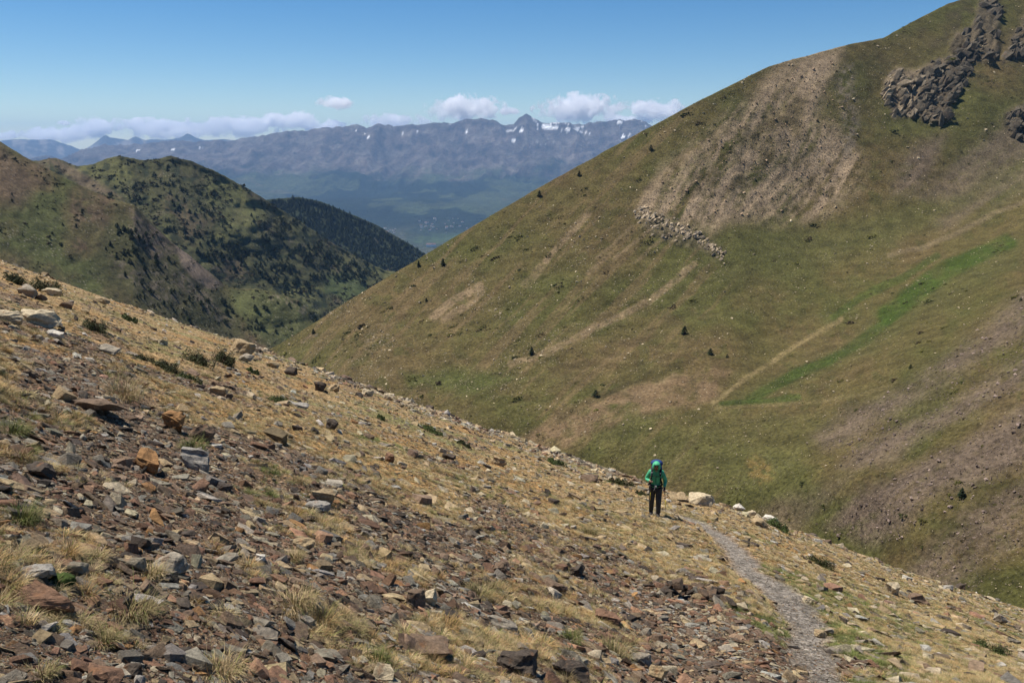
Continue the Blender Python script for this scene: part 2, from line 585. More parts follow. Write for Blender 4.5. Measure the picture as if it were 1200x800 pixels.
# greener hollow of the upper valley
C = wash(C, [(830, 300), (880, 268), (960, 262), (1050, 235), (1130, 232), (1100, 270), (1000, 300), (950, 330), (860, 330)], (0.076, 0.080, 0.028), 18, 0.75)
C = wash(C, [(840, 480), (900, 440), (1000, 395), (1080, 335), (1200, 270), (1200, 310), (1120, 350), (1050, 395), (960, 440), (900, 475)], (0.080, 0.082, 0.030), 10, 0.7)
C = wash(C, [(470, 440), (540, 432), (620, 440), (560, 462), (480, 458)], (0.066, 0.085, 0.024), 10, 0.7)
C = wash(C, [(700, 530), (800, 500), (900, 485), (980, 490), (930, 560), (820, 575)], (0.088, 0.086, 0.032), 14, 0.6)
# tan scree fan under the crest
tex = np.clip(0.72 + 1.3 * streak_noise(wu, wv, -0.98, 80, 9, 71) + 0.5 * nC, 0, 1)
C = wash(C, [(742, 240), (775, 205), (815, 172), (862, 128), (915, 82), (935, 70), (985, 58), (975, 95), (962, 140), (990, 165), (1012, 195), (1000, 225), (965, 250), (910, 262), (860, 258), (840, 272), (800, 262), (765, 250)],
         (0.34, 0.26, 0.185), 15, 0.92, tex)
C = wash(C, [(985, 80), (1000, 78), (1008, 130), (1003, 190), (988, 185)], (0.19, 0.16, 0.125), 6, 0.8, np.clip(0.5 + 1.5 * nC, 0, 1))
C = wash(C, [(880, 150), (925, 105), (950, 120), (935, 160), (900, 180), (860, 195)], (0.115, 0.092, 0.045), 9, 0.8, np.clip(0.6 + 1.4 * nB, 0, 1))
for ln in ([(878, 200), (905, 172)], [(850, 230), (872, 210)], [(935, 230), (950, 205)], [(968, 228), (980, 212)], [(960, 165), (985, 150)], [(905, 210), (928, 185)]):
    C = stroke(C, ln, 8, (0.085, 0.068, 0.032), 0.75, np.clip(0.35 + 1.8 * nB, 0, 1), 1.0)
# purple-grey block fields
pt = np.clip(0.9 + 1.0 * streak_noise(UU, VV, -0.62, 90, 10, 72) + 0.5 * nC, 0, 1)
PURPLE = (0.142, 0.110, 0.086)
for poly, k in (([(1047, 228), (1056, 185), (1080, 165), (1105, 160), (1090, 200), (1075, 228)], .85), ([(1080, 232), (1110, 195), (1150, 165), (1205, 120), (1205, 185), (1150, 215), (1110, 235)], .75),
                ([(1100, 262), (1140, 235), (1205, 190), (1205, 215), (1150, 245), (1110, 268)], .7),
                ([(955, 512), (1000, 478), (1060, 455), (1100, 425), (1150, 390), (1205, 340), (1205, 385), (1150, 415), (1100, 455), (1040, 485), (1000, 505), (970, 520)], .95),
                ([(990, 545), (1010, 520), (1070, 492), (1120, 470), (1205, 412), (1205, 450), (1140, 490), (1080, 510), (1050, 535), (1010, 548)], .95),
                ([(972, 622), (1000, 590), (1050, 560), (1100, 535), (1160, 505), (1205, 475), (1205, 545), (1150, 570), (1090, 590), (1065, 625), (1030, 640), (995, 632)], 1.0),
                ([(1130, 600), (1205, 555), (1205, 640), (1160, 660), (1100, 720), (1050, 700), (1080, 655)], .85),
                ([(900, 590), (960, 570), (1000, 560), (960, 600), (930, 625), (905, 612)], .6)):
    C = wash(C, poly, PURPLE, 15, k, pt)
C = wash(C, [(1040, 470), (1070, 440), (1130, 425), (1100, 465), (1060, 488)], (0.075, 0.068, 0.03), 8, 0.7, np.clip(0.5 + 2 * nB, 0, 1))
C = wash(C, [(1060, 640), (1100, 600), (1160, 575), (1205, 560), (1205, 572), (1140, 610), (1100, 650), (1070, 665)], (0.066, 0.064, 0.024), 9, 0.85, np.clip(0.6 + 1.6 * nB, 0, 1))
# bare earth of the gully and tan banks
C = wash(C, [(600, 514), (650, 492), (700, 466), (745, 447), (800, 436), (862, 436), (850, 455), (828, 474), (780, 478), (735, 492), (700, 510), (660, 530)], (0.175, 0.122, 0.075), 6, 0.9, np.clip(0.8 + 1.2 * nB, 0, 1))
C = wash(C, [(690, 510), (740, 488), (800, 476), (760, 495), (700, 525)], (0.085, 0.082, 0.032), 5, 0.8)
C = stroke(C, [(655, 492), (710, 462), (760, 440), (810, 424)], 6, (0.05, 0.042, 0.018), 0.8, np.clip(0.6 + 1.5 * nB, 0, 1))
for ln, w, k in (([(508, 372), (535, 352), (562, 334)], 9, .9), ([(520, 376), (548, 358), (565, 340)], 6, .8), ([(640, 305), (668, 275), (690, 250)], 6, .8), ([(615, 330), (640, 305)], 9, .5),
                 ([(600, 425), (650, 408), (700, 383), (760, 352), (815, 312)], 7, .75), ([(700, 300), (740, 262)], 4, .6), ([(720, 300), (760, 270)], 4, .6), ([(745, 305), (790, 270)], 4, .5),
                 ([(690, 320), (715, 295)], 4, .5), ([(355, 398), (370, 390)], 5, .7), ([(730, 470), (790, 440)], 6, .4)):
    C = stroke(C, ln, w, (0.235, 0.175, 0.112), k, np.clip(0.75 + 0.9 * nC, 0, 1))
C = stroke(C, [(640, 440), (720, 410), (800, 372), (830, 362)], 16, (0.085, 0.062, 0.034), 0.6, np.clip(0.4 + 1.8 * nB, 0, 1))
C = stroke(C, [(620, 462), (690, 440)], 12, (0.09, 0.068, 0.036), 0.5, np.clip(0.4 + 1.8 * nB, 0, 1))
# bright wet grass and the trodden line along the stream
C = stroke(C, [(880, 468), (925, 443), (965, 425), (1000, 405), (1040, 378)], 11, (0.046, 0.070, 0.016), 0.9, np.clip(0.9 + 0.6 * nB, 0, 1))
C = stroke(C, [(1040, 370), (1075, 345), (1110, 318), (1150, 296), (1180, 284)], 20, (0.044, 0.074, 0.013), 0.9, np.clip(0.9 + 0.6 * nB, 0, 1))
C = stroke(C, [(975, 372), (1010, 350), (1060, 328), (1100, 300)], 8, (0.055, 0.078, 0.018), 0.7)
C = stroke(C, [(845, 474), (905, 471), (935, 468)], 7, (0.045, 0.072, 0.016), 0.7)
C = stroke(C, [(834, 474), (880, 440), (915, 414), (950, 392), (985, 375)], 4.6, (0.24, 0.19, 0.10), 0.85, np.clip(0.75 + 0.8 * nC, 0, 1), 0.3)
C = stroke(C, [(835, 479), (890, 476), (950, 472), (1010, 462), (1050, 446)], 3, (0.17, 0.14, 0.07), 0.5, None, 0.12)
C = stroke(C, [(1040, 300), (1090, 288), (1150, 258), (1205, 235)], 5, (0.17, 0.135, 0.085), 0.6)
C = stroke(C, [(885, 540), (895, 548)], 22, (0.22, 0.155, 0.06), 0.7, np.clip(0.5 + 1.5 * nC, 0, 1))
# rock
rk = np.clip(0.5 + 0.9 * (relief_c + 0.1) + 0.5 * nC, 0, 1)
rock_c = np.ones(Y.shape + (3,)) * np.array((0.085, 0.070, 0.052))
rock_c = mixc(rock_c, (0.20, 0.16, 0.115), sstep(0.55, 0.85, rk) * (0.3 + 0.7 * sstep(1120, 1050, UU)))  # paler towards the left: the crag's sunlit side painted into the rock colour
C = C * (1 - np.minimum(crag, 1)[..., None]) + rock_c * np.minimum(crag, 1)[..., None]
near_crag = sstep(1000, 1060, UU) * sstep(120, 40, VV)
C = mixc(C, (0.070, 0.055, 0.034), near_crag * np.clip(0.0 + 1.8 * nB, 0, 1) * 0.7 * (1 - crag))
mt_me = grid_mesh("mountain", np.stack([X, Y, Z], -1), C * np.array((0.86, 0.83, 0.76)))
mountain = link("mountain", mt_me, M_near, kind="structure", label="steep grassy mountainside with tan scree and dark crags across the valley")
MT = dict(P=np.stack([X, Y, Z], -1), sel=TT >= 0)


def uv_of(g):
    if 'uv' not in g:
        p = g['P']; u, v = project(p[..., 0], p[..., 1], p[..., 2])
        u = np.where(g['sel'], u, 1e6)
        g['uv'] = (u, v)
    return g['uv']


def on_grid(g, u, v):
    pu, pv = uv_of(g)
    k = int(np.argmin((pu - u) ** 2 + (pv - v) ** 2))
    return g['P'].reshape(-1, 3)[k]


# ================================================================== hills on the far left
def hill(name, sil, depth_top, depth_bot, v_bot, nu, nt, seed, relief, colour, label, rough=1.0, back_fall=0.55):
    us = np.linspace(sil[0][0], sil[-1][0], nu)
    vs = np.interp(us, [p[0] for p in sil], [p[1] for p in sil])
    vs = vs + rough * 1.6 * fbm(us / 14.0, us * 0 + seed, 4, seed)
    dt = np.interp(us, [p[0] for p in depth_top], [p[1] for p in depth_top])
    db = np.interp(us, [p[0] for p in depth_bot], [p[1] for p in depth_bot])
    vb = np.interp(us, [p[0] for p in v_bot], [p[1] for p in v_bot])
    t = np.r_[np.linspace(-0.15, 0, 7)[:-1], np.linspace(0, 1, nt)]
    T, U = np.meshgrid(t, us, indexing='ij')
    tp = np.maximum(T, 0)
    V = vs[None] + tp * (vb - vs)[None]
    Yh = np.exp(np.log(dt)[None] * (1 - tp) + np.log(db)[None] * tp)
    L = float(np.mean(dt))
    Yh = Yh * (1 + relief * sstep(0, .06, tp) * (ridged(U / 60.0, V / 45.0, 5, seed + 3, 0.55) - 0.55))
    a, s = ray(U, V)
    Xh, Zh = a * Yh, s * Yh
    bk = np.maximum(-T, 0)
    Yh = Yh + bk * L * 0.8; Zh = Zh - bk * L * 0.8 * back_fall
    Xh = np.where(T < 0, a * (Yh - bk * L * 0.8), Xh)
    Ch = colour(U, V, seed) * np.array((1.0, 1.0, 1.0))
    me = grid_mesh(name, np.stack([Xh, Yh, Zh], -1), Ch)
    o = link(name, me, M_left, kind="structure", label=label)
    return o, dict(P=np.stack([Xh, Yh, Zh], -1), sel=T >= 0)


def col_grassy(U, V, seed):
    n1 = fbm(U / 50, V / 40, 5, seed + 11); n2 = fbm(U / 9, V / 7, 4, seed + 12); n3 = fbm(U / 3.2, V / 2.6, 3, seed + 13)
    wu_ = U + 7 * fbm(U / 30, V / 30, 3, seed + 14); wv_ = V + 7 * fbm(U / 30, V / 30, 3, seed + 15)
    c = np.ones(U.shape + (3,)) * np.array((0.080, 0.068, 0.029))
    c = mixc(c, (0.064, 0.070, 0.024), sstep(-0.1, 0.35, n1))
    c = mixc(c, (0.100, 0.070, 0.040), sstep(0.1, 0.5, -n1 + 0.5 * n2))
    c = mixc(c, (0.040, 0.042, 0.016), sstep(0.2, 0.45, n2) * 0.7)

    def w(poly, col, soft, k, tex=1.0):
        nonlocal c
        c = mixc(c, col, sstep(-soft, soft, poly_sd(wu_, wv_, poly)) * k * tex)
    w([(-60, 150), (0, 168), (30, 190), (50, 215), (20, 240), (-60, 230)], (0.105, 0.070, 0.045), 14, 0.8)
    w([(120, 262), (160, 248), (190, 275), (240, 330), (275, 345), (290, 400), (230, 400), (150, 350), (110, 320)], (0.046, 0.046, 0.019), 10, 0.85)
    w([(155, 242), (172, 254), (200, 280), (205, 298), (185, 302), (165, 285), (155, 262)], (0.115, 0.085, 0.062), 4, 0.95, np.clip(0.75 + 1.4 * n3, 0, 1))
    w([(200, 285), (222, 288), (245, 310), (262, 332), (252, 338), (230, 326), (208, 308)], (0.190, 0.142, 0.105), 3, 0.9)
    w([(190, 305), (215, 320), (250, 345), (272, 375), (262, 380), (230, 350), (200, 330)], (0.150, 0.115, 0.085), 4, 0.7, np.clip(0.4 + 2 * n3, 0, 1))
    w([(130, 300), (165, 310), (200, 330), (215, 355), (180, 360), (140, 330)], (0.140, 0.112, 0.085), 6, 0.7, np.clip(0.1 + 2.2 * n3, 0, 1))
    w([(268, 336), (300, 338), (345, 350), (378, 372), (400, 410), (330, 410), (290, 390), (280, 360)], (0.068, 0.074, 0.028), 5, 0.9)
    w([(315, 345), (350, 352), (376, 372), (368, 378), (340, 362), (318, 356)], (0.22, 0.18, 0.12), 3, 0.8, np.clip(0.1 + 2.4 * n3, 0, 1))
    return c


def col_ridge(U, V, seed):
    n1 = fbm(U / 45, V / 35, 5, seed + 11); n2 = fbm(U / 9, V / 7, 4, seed + 12); n3 = fbm(U / 3.5, V / 2.6, 3, seed + 13)
    c = np.ones(U.shape + (3,)) * np.array((0.050, 0.050, 0.020))
    c = mixc(c, (0.078, 0.078, 0.028), sstep(0.0, 0.4, n1))
    c = mixc(c, (0.080, 0.060, 0.036), sstep(0.15, 0.5, -n1 + 0.4 * n2) * 0.8)
    c = mixc(c, (0.024, 0.029, 0.012), sstep(0.1, 0.4, n2))
    wu_ = U + 8 * fbm(U / 30, V / 30, 3, seed + 14); wv_ = V + 8 * fbm(U / 30, V / 30, 3, seed + 15)

    def w(poly, col, soft, k, tex=1.0):
        nonlocal c
        c = mixc(c, col, sstep(-soft, soft, poly_sd(wu_, wv_, poly)) * k * tex)
    w([(60, 188), (85, 195), (120, 215), (140, 235), (100, 222), (70, 205)], (0.105, 0.076, 0.050), 5, 0.8)
    w([(240, 205), (280, 225), (310, 245), (290, 275), (260, 260), (240, 235)], (0.088, 0.090, 0.032), 8, 0.7)
    w([(385, 322), (410, 318), (445, 340), (430, 352), (400, 352), (378, 340)], (0.054, 0.068, 0.024), 5, 0.9)
    w([(330, 270), (370, 285), (420, 315), (400, 325), (350, 300)], (0.125, 0.10, 0.07), 9, 0.8, np.clip(-0.1 + 2.2 * n3, 0, 1))
    return c


def col_forest(U, V, seed):
    n1 = fbm(U / 20, V / 20, 4, seed + 11)
    c = np.ones(U.shape + (3,)) * np.array((0.020, 0.027, 0.012))
    c = mixc(c, (0.07, 0.06, 0.04), sstep(0.25, 0.5, n1) * sstep(420, 460, U))
    return c


hillA, GA = hill("grassy_hill", [(-260, 70), (-100, 125), (0, 166), (35, 187), (75, 208), (100, 220), (130, 233), (157, 240), (175, 262), (200, 283), (235, 310), (262, 333), (280, 338), (300, 338), (325, 344), (350, 352), (372, 371), (386, 390), (402, 425)],
                 [(-260, 900), (0, 880), (160, 920), (270, 1000), (402, 1050)], [(-260, 560), (0, 600), (200, 720), (402, 930)], [(-260, 330), (0, 345), (310, 450), (402, 480)], 380, 170, 101, 0.016, col_grassy,
                 "olive grassy hillside with scattered pines and a pinkish scree chute", 0.6)
hillB, GB = hill("rocky_ridge", [(-160, 215), (0, 200), (35, 188), (65, 186), (90, 195), (110, 193), (125, 186), (140, 182), (152, 186), (165, 187), (180, 187), (200, 183), (225, 189), (250, 200), (290, 221), (330, 246), (380, 279), (420, 301), (450, 317), (474, 321), (486, 345)],
                 [(-160, 1500), (0, 1500), (140, 1600), (300, 1750), (486, 2050)], [(-160, 1150), (0, 1150), (200, 1250), (486, 1600)], [(-160, 300), (0, 300), (200, 330), (300, 360), (400, 385), (486, 385)], 420, 200, 131, 0.026, col_ridge,
                 "dark rocky ridge dotted with pines behind the grassy hill", 1.2)
hillC, GC = hill("forested_hill", [(280, 238), (325, 233), (350, 231), (375, 236), (400, 246), (440, 263), (470, 280), (500, 298), (512, 312), (530, 335)],
                 [(280, 2900), (530, 3100)], [(280, 2500), (530, 2500)], [(280, 330), (400, 360), (530, 370)], 200, 110, 151, 0.015, col_forest,
                 "hill covered in dark pine forest behind the rocky ridge", 0.4)

# ================================================================== far plain and high range
CREST = [(-300, 168), (0, 200), (60, 196), (90, 189), (110, 180), (130, 173), (160, 168), (200, 166), (260, 165), (300, 160), (340, 155), (380, 150), (400, 149), (415, 146), (430, 150), (445, 145), (460, 149), (480, 147),
         (510, 144), (530, 145), (545, 140), (565, 138), (580, 141), (592, 147), (602, 145), (610, 137), (617, 131.5), (625, 139), (634, 144), (655, 142), (670, 146), (700, 143), (720, 141), (750, 141), (765, 147), (800, 150), (1000, 152), (1400, 156)]
fu = np.linspace(-320, 1400, 1100)
fy = np.r_[np.exp(np.linspace(math.log(3200), math.log(21000), 300)), 21600, 22500, 24000, 27000]
FY, FU = np.meshgrid(fy, fu, indexing='ij')
crest_v = np.interp(fu, [p[0] for p in CREST], [p[1] for p in CREST]) + 1.6 * fbm(fu / 6.0, fu * 0 + 3, 5, 5, 0.6) - 3.4 * (ridged(fu / 15.0, fu * 0 + 8, 4, 6, 0.55) - 0.6)
YT = np.array([3200, 6500, 9000, 10500, 12500, 15000, 17500, 19200, 20300, 21000.])
vt = [460, 330, 297, 275, 250, 224, 201, 184]
FV = np.zeros_like(FY)
for j in range(len(fu)):
    cv = crest_v[j]
    FV[:, j] = np.interp(FY[:, j], YT, vt + [cv + 0.35 * (184 - cv), cv])
a_, s_ = ray(FU, FV)
FZ = s_ * FY
hi = sstep(13000, 18500, FY) * (1 - 0.85 * sstep(20300, 21000, FY))
mid = sstep(9800, 12500, FY) * (1 - sstep(19000, 20500, FY))
FX = a_ * FY
FZ = FZ + hi * (300 * (ridged(FX / 2100, FY / 2600, 6, 201, 0.55) - 0.62) + 400 * (ridged(FX / 900 + 0.5 * fbm(FX / 2500, FY / 2500, 3, 208), FY / 4200, 5, 207, 0.5) - 0.6)) + mid * 170 * fbm(FX / 2600, FY / 2600, 4, 205)
FZ = np.where(FY > 21000, FZ - (FY - 21000) * 0.35, FZ)
u_, v_ = project(FX, FY, FZ)
nF = fbm(FX / 1500, FY / 2600, 5, 211); nG = fbm(FX / 500, FY / 800, 4, 213); nH = fbm(FX / 170, FY / 260, 3, 215)
nG = nG + 0.45 * fbm(FX / 150, FY / 260, 3, 216)
FC = np.ones(FY.shape + (3,)) * np.array((0.050, 0.062, 0.030))
FC = mixc(FC, (0.10, 0.095, 0.05), sstep(0.15, 0.4, nG) * 0.7)
FC = mixc(FC, (0.055, 0.088, 0.030), sstep(0.0, 0.3, -nG) * sstep(13500, 9500, FY) * 0.8)
FC = mixc(FC, (0.012, 0.020, 0.012), sstep(0.0, 0.12, nF + 0.35 * nG + 0.08) * sstep(9800, 11500, FY) * (1 - sstep(17500, 18800, FY + 900 * nG)) * 0.95)
rockz = sstep(16800, 18600, FY + 1300 * nG)
FC = FC * (1 - rockz[..., None]) + mixc(np.ones(FY.shape + (3,)) * np.array((0.100, 0.078, 0.067)), (0.15, 0.13, 0.112), sstep(0.0, 0.4, nH) * 0.8) * rockz[..., None]
FC = mixc(FC, (0.035, 0.03, 0.028), rockz * sstep(0.1, 0.4, -nH) * 0.6)
SNOW = [(640, 149, 8, 3), (650, 150, 4, 2), (603, 151, 3, 3), (612, 154, 3, 3), (655, 142.5, 4, 1.5), (727, 144, 5, 2), (733, 152, 4, 3), (730, 160, 2, 2), (700, 144, 3, 1.5), (427, 157, 3, 2), (433, 161, 3, 1.5), (416, 153, 2, 2),
        (525, 158, 3, 1.5), (637, 169, 5, 1.5), (600, 165, 5, 1.2), (548, 156, 3, 2), (163, 176, 3, 1), (202, 175, 3, 1), (235, 173, 4, 1.2), (620, 160, 3, 1.5), (665, 151, 3, 1.5)]
for (su, sv, sw, sh) in SNOW:
    k = np.hypot((u_ - su) / (sw * 0.85), (v_ - sv) / (sh * 0.85)) + 1.4 * nH + 0.15
    FC = mixc(FC, (0.85, 0.86, 0.88), (1 - sstep(0.75, 1.0, k)) * (FY < 21300))
sn = ridged(FX / 420 + FY / 900, FY / 1500 - FX / 900, 4, 219, 0.6)
FC = mixc(FC, (0.82, 0.83, 0.86), 0.8 * sstep(0.89, 0.93, sn + 0.05 * sstep(600, 660, u_) * sstep(760, 700, u_)) * sstep(170, 156, v_) * sstep(395, 430, u_) * (FY < 21200))
far_P = np.stack([FX, FY, FZ], -1)
far_me = grid_mesh("plain_and_range", far_P, FC)
far_land = link("terrain", far_me, M_far, kind="structure", label="wide valley plain rising through forest to a snow-flecked mountain range")
GF = dict(P=far_P, sel=FY < 21000)

FAR2 = [(-400, 160), (-60, 166), (0, 165), (25, 163), (45, 164), (60, 164), (75, 168), (95, 176), (105, 172), (114, 165), (124, 158), (130, 162), (138, 162), (150, 164), (158, 160), (170, 164), (200, 164), (212, 161), (220, 156), (228, 161), (240, 164), (262, 163), (280, 166), (400, 172), (700, 174), (1400, 170)]
gu = np.linspace(-400, 1400, 620)
gv = np.interp(gu, [p[0] for p in FAR2], [p[1] for p in FAR2]) + 0.9 * fbm(gu / 6.0, gu * 0, 4, 9)
gt = np.r_[-0.1, np.linspace(0, 1, 60)]
GT, GU = np.meshgrid(gt, gu, indexing='ij')
GVv = gv[None] + np.maximum(GT, 0) * 40
GY = 30500 - np.maximum(GT, 0) * 6500
GY = GY - 900 * sstep(0, .15, GT) * (ridged(GU / 22.0, GVv / 18.0, 5, 301, 0.6) - 0.5)
a_, s_ = ray(GU, GVv)
GX, GZ = a_ * GY, s_ * GY
GY = np.where(GT < 0, GY + 2500, GY); GZ = np.where(GT < 0, GZ - 900, GZ)
gcol = np.ones(GY.shape + (3,)) * np.array((0.06, 0.055, 0.05))
gcol = mixc(gcol, (0.2, 0.17, 0.14), sstep(0, .4, fbm(GU / 10, GVv / 8, 4, 305)))
link("distant_mountains", grid_mesh("distant_mountains", np.stack([GX, GY, GZ], -1), gcol), M_far, kind="structure", label="jagged blue peaks far off under the cloud band")

# ================================================================== haze
def box_mesh(name, lo, hi):
    bm = bmesh.new()
    bmesh.ops.create_cube(bm, size=1.0)
    for v in bm.verts:
        v.co = Vector([lo[i] + (v.co[i] + 0.5) * (hi[i] - lo[i]) for i in range(3)])
    return bm_mesh(name, bm)


hz = bpy.data.materials.new("haze air")
hz.use_nodes = True
hn = hz.node_tree
hn.nodes.clear()
pv = hn.nodes.new("ShaderNodeVolumePrincipled")
pv.inputs["Color"].default_value = (0.32, 0.58, 1.0, 1)
pv.inputs["Density"].default_value = 2.4e-5
pv.inputs["Anisotropy"].default_value = 0.0
ho = hn.nodes.new("ShaderNodeOutputMaterial")
hn.links.new(pv.outputs[0], ho.inputs["Volume"])
zmin = min(float(FZ.min()), float(Z.min())) - 1
link("haze", box_mesh("haze", (-42000, -1500, min(float(FZ.min()), float(GZ.min())) - 20), (42000, 33800, max(float(FZ.max()), float(GZ.max()), float(Z.max())) + 25)), hz, kind="stuff", label="thin blue air haze over the valley", category="haze")

# ================================================================== scatter by geometry nodes (uncountable stuff)
def proto_collection(name, meshes):
    c = bpy.data.collections.new(name)          # never linked to the scene: only a source for instances
    for i, me in enumerate(meshes):
        c.objects.link(bpy.data.objects.new("%s_%02d" % (name, i), me))
    return c


def scatter(name, coll, pos, rot, scl, vid, tint, label, category=None):
    me = bpy.data.meshes.new(name)
    n = len(pos)
    me.vertices.add(n)
    me.vertices.foreach_set("co", np.asarray(pos, np.float32).reshape(-1))
    for nm, arr in (("rot", rot), ("scl", scl)):
        a = me.attributes.new(nm, 'FLOAT_VECTOR', 'POINT'); a.data.foreach_set("vector", np.asarray(arr, np.float32).reshape(-1))
    a = me.attributes.new("vid", 'INT', 'POINT'); a.data.foreach_set("value", np.asarray(vid, np.int32))
    a = me.attributes.new("tint", 'FLOAT_COLOR', 'POINT')
    c4 = np.ones((n, 4), np.float32); c4[:, :3] = tint
    a.data.foreach_set("color", c4.reshape(-1))
    ng = bpy.data.node_groups.new(name, 'GeometryNodeTree')
    ng.interface.new_socket("Geometry", in_out='INPUT', socket_type='NodeSocketGeometry')
    ng.interface.new_socket("Geometry", in_out='OUTPUT', socket_type='NodeSocketGeometry')
    N, L = ng.nodes, ng.links
    gi, go = N.new("NodeGroupInput"), N.new("NodeGroupOutput")
    ip = N.new("GeometryNodeInstanceOnPoints")
    ci = N.new("GeometryNodeCollectionInfo")
    ci.inputs["Collection"].default_value = coll
    ci.inputs["Separate Children"].default_value = True
    ci.inputs["Reset Children"].default_value = True

    def attr(nm, typ):
        q = N.new("GeometryNodeInputNamedAttribute"); q.data_type = typ; q.inputs["Name"].default_value = nm
        return q.outputs["Attribute"]
    e2r = N.new("FunctionNodeEulerToRotation")
    L.new(attr("rot", 'FLOAT_VECTOR'), e2r.inputs[0])
    L.new(gi.outputs[0], ip.inputs["Points"])
    L.new(ci.outputs[0], ip.inputs["Instance"])
    ip.inputs["Pick Instance"].default_value = True
    L.new(attr("vid", 'INT'), ip.inputs["Instance Index"])
    L.new(e2r.outputs[0], ip.inputs["Rotation"])
    L.new(attr("scl", 'FLOAT_VECTOR'), ip.inputs["Scale"])
    L.new(ip.outputs[0], go.inputs[0])
    o = link(name, me, kind="stuff", label=label, category=category)
    md = o.modifiers.new("scatter", 'NODES'); md.node_group = ng
    return o


def eulers_on_normals(n, spin, tilt, rng):
    """rotation (xyz euler) that lays local z along the (jittered) ground normal"""
    w = n + rng.normal(0, 1, n.shape) * tilt[:, None]
    w /= np.linalg.norm(w, axis=1, keepdims=True)
    h = np.stack([np.cos(spin), np.sin(spin), np.zeros_like(spin)], -1)
    u = h - w * np.sum(h * w, 1, keepdims=True)
    u /= np.linalg.norm(u, axis=1, keepdims=True)
    v = np.cross(w, u)
    return np.stack([np.arctan2(v[:, 2], w[:, 2]), np.arcsin(np.clip(-u[:, 2], -1, 1)), np.arctan2(u[:, 1], u[:, 0])], -1)


# ------------------------------------------------------------------ stone shapes
def hull_stone(seed, shape, npts=16, chip=0.0):
    rng = np.random.default_rng(seed)
    bm = bmesh.new()
    for i in range(npts):
        d = rng.normal(size=3); d /= np.linalg.norm(d)
        # squarish blocks and plates: push directions towards a box
        p = np.sign(d) * np.abs(d) ** 0.55
        p = p / max(np.abs(p).max(), 1e-6) * rng.uniform(0.72, 1.0)
        bm.verts.new((p[0] * shape[0] * 0.5, p[1] * shape[1] * 0.5, p[2] * shape[2] * 0.5))
    r = bmesh.ops.convex_hull(bm, input=bm.verts)
    bmesh.ops.delete(bm, geom=[e for e in r['geom_interior'] if isinstance(e, bmesh.types.BMVert)], context='VERTS')
    bmesh.ops.delete(bm, geom=[v for v in bm.verts if not v.link_faces], context='VERTS')
    return bm_mesh("stone", bm)


STONES = []
for i in range(18):
    rg = random.Random(500 + i)
    if i < 11: shp = (1.0, rg.uniform(0.5, 0.85), rg.uniform(0.12, 0.3))
    else: shp = (1.0, rg.uniform(0.6, 0.95), rg.uniform(0.4, 0.75))
    STONES.append(hull_stone(900 + i, shp, 14 if i < 11 else 18))
STONES_I = [m.copy() for m in STONES]
for m in STONES_I: m.materials.append(M_stone_i)
for m in STONES: m.materials.append(M_stone)
C_STONES = proto_collection("stone_shapes", STONES_I)

PAL = {'rust': (0.172, 0.098, 0.060), 'brown': (0.140, 0.096, 0.064), 'dark': (0.066, 0.051, 0.039), 'grey': (0.205, 0.178, 0.138),
       'blue': (0.215, 0.198, 0.172), 'tan': (0.300, 0.225, 0.130), 'cream': (0.42, 0.350, 0.235), 'olive': (0.178, 0.155, 0.112), 'white': (0.52, 0.48, 0.41), 'orange': (0.25, 0.135, 0.055)}
SCREE_P = [('rust', .20), ('brown', .27), ('dark', .10), ('grey', .15), ('blue', .05), ('tan', .13), ('cream', .04), ('olive', .04), ('white', .01), ('orange', .025)]
GRASS_P = [('rust', .05), ('brown', .14), ('dark', .08), ('grey', .17), ('blue', .03), ('tan', .27), ('cream', .14), ('olive', .09), ('white', .025), ('orange', .005)]
PATH_P = [('rust', .08), ('brown', .2), ('dark', .1), ('grey', .35), ('blue', .12), ('tan', .1), ('cream', .03), ('olive', .0), ('white', .015), ('orange', .005)]


def pick_classes(n, table, rng):
    k = np.array([t[1] for t in table]); k = k / k.sum()
    return np.array([t[0] for t in table])[rng.choice(len(table), n, p=k)]


rng = np.random.default_rng(5)
N = 420000
a = rng.uniform(-0.80, 0.80, N)
yb_a = np.interp(a, _fine, 1.0 / (1.0 / 2.4 + 0 * _fine))
e_a = np.interp(a, _fine, _TE)
# even spread over the picture: uniform in 1/y seen from eye height, so pebbles keep their density on screen
iy = rng.uniform(0, 1, N)
ylo = np.interp(a, [float(ray(p[0], p[1])[0]) for p in EDGE], [p[3] * 0.8 for p in EDGE])
y = 1.0 / (1.0 / ylo * (1 - iy) + (1.0 / (e_a * 1.12)) * iy)
x = a * y
sc = scree_mask(x, y)
pm, pd, pt_ = path_mask(x, y)
edge_rocky = np.exp(-((y - e_a * 0.97) / (e_a * 0.10)) ** 2) * sstep(-0.36, -0.28, a) * (1 - sstep(0.12, 0.2, a)) * 1.6
keep_p = np.clip(0.30 + 0.85 * sstep(0.22, 0.8, sc) + 0.55 * edge_rocky, 0, 1)
keep_p = np.where(pm > 0.5, 0.22, keep_p)
px = 2.2 * (rng.uniform(0, 1, N) ** (-1 / 2.1))                # power law of sizes on screen
size = np.minimum(px, 38) * y / FPX
cap = np.where(pm > 0.5, 0.045, np.where(sc > 0.5, 0.27, 0.42)) + 0.5 * np.clip(edge_rocky, 0, 1)
size = np.minimum(size, cap * rng.uniform(0.5, 1.0, N))
size = np.maximum(size, 0.012)
keep = (rng.uniform(0, 1, N) < keep_p) & (np.abs(a) < 0.80)
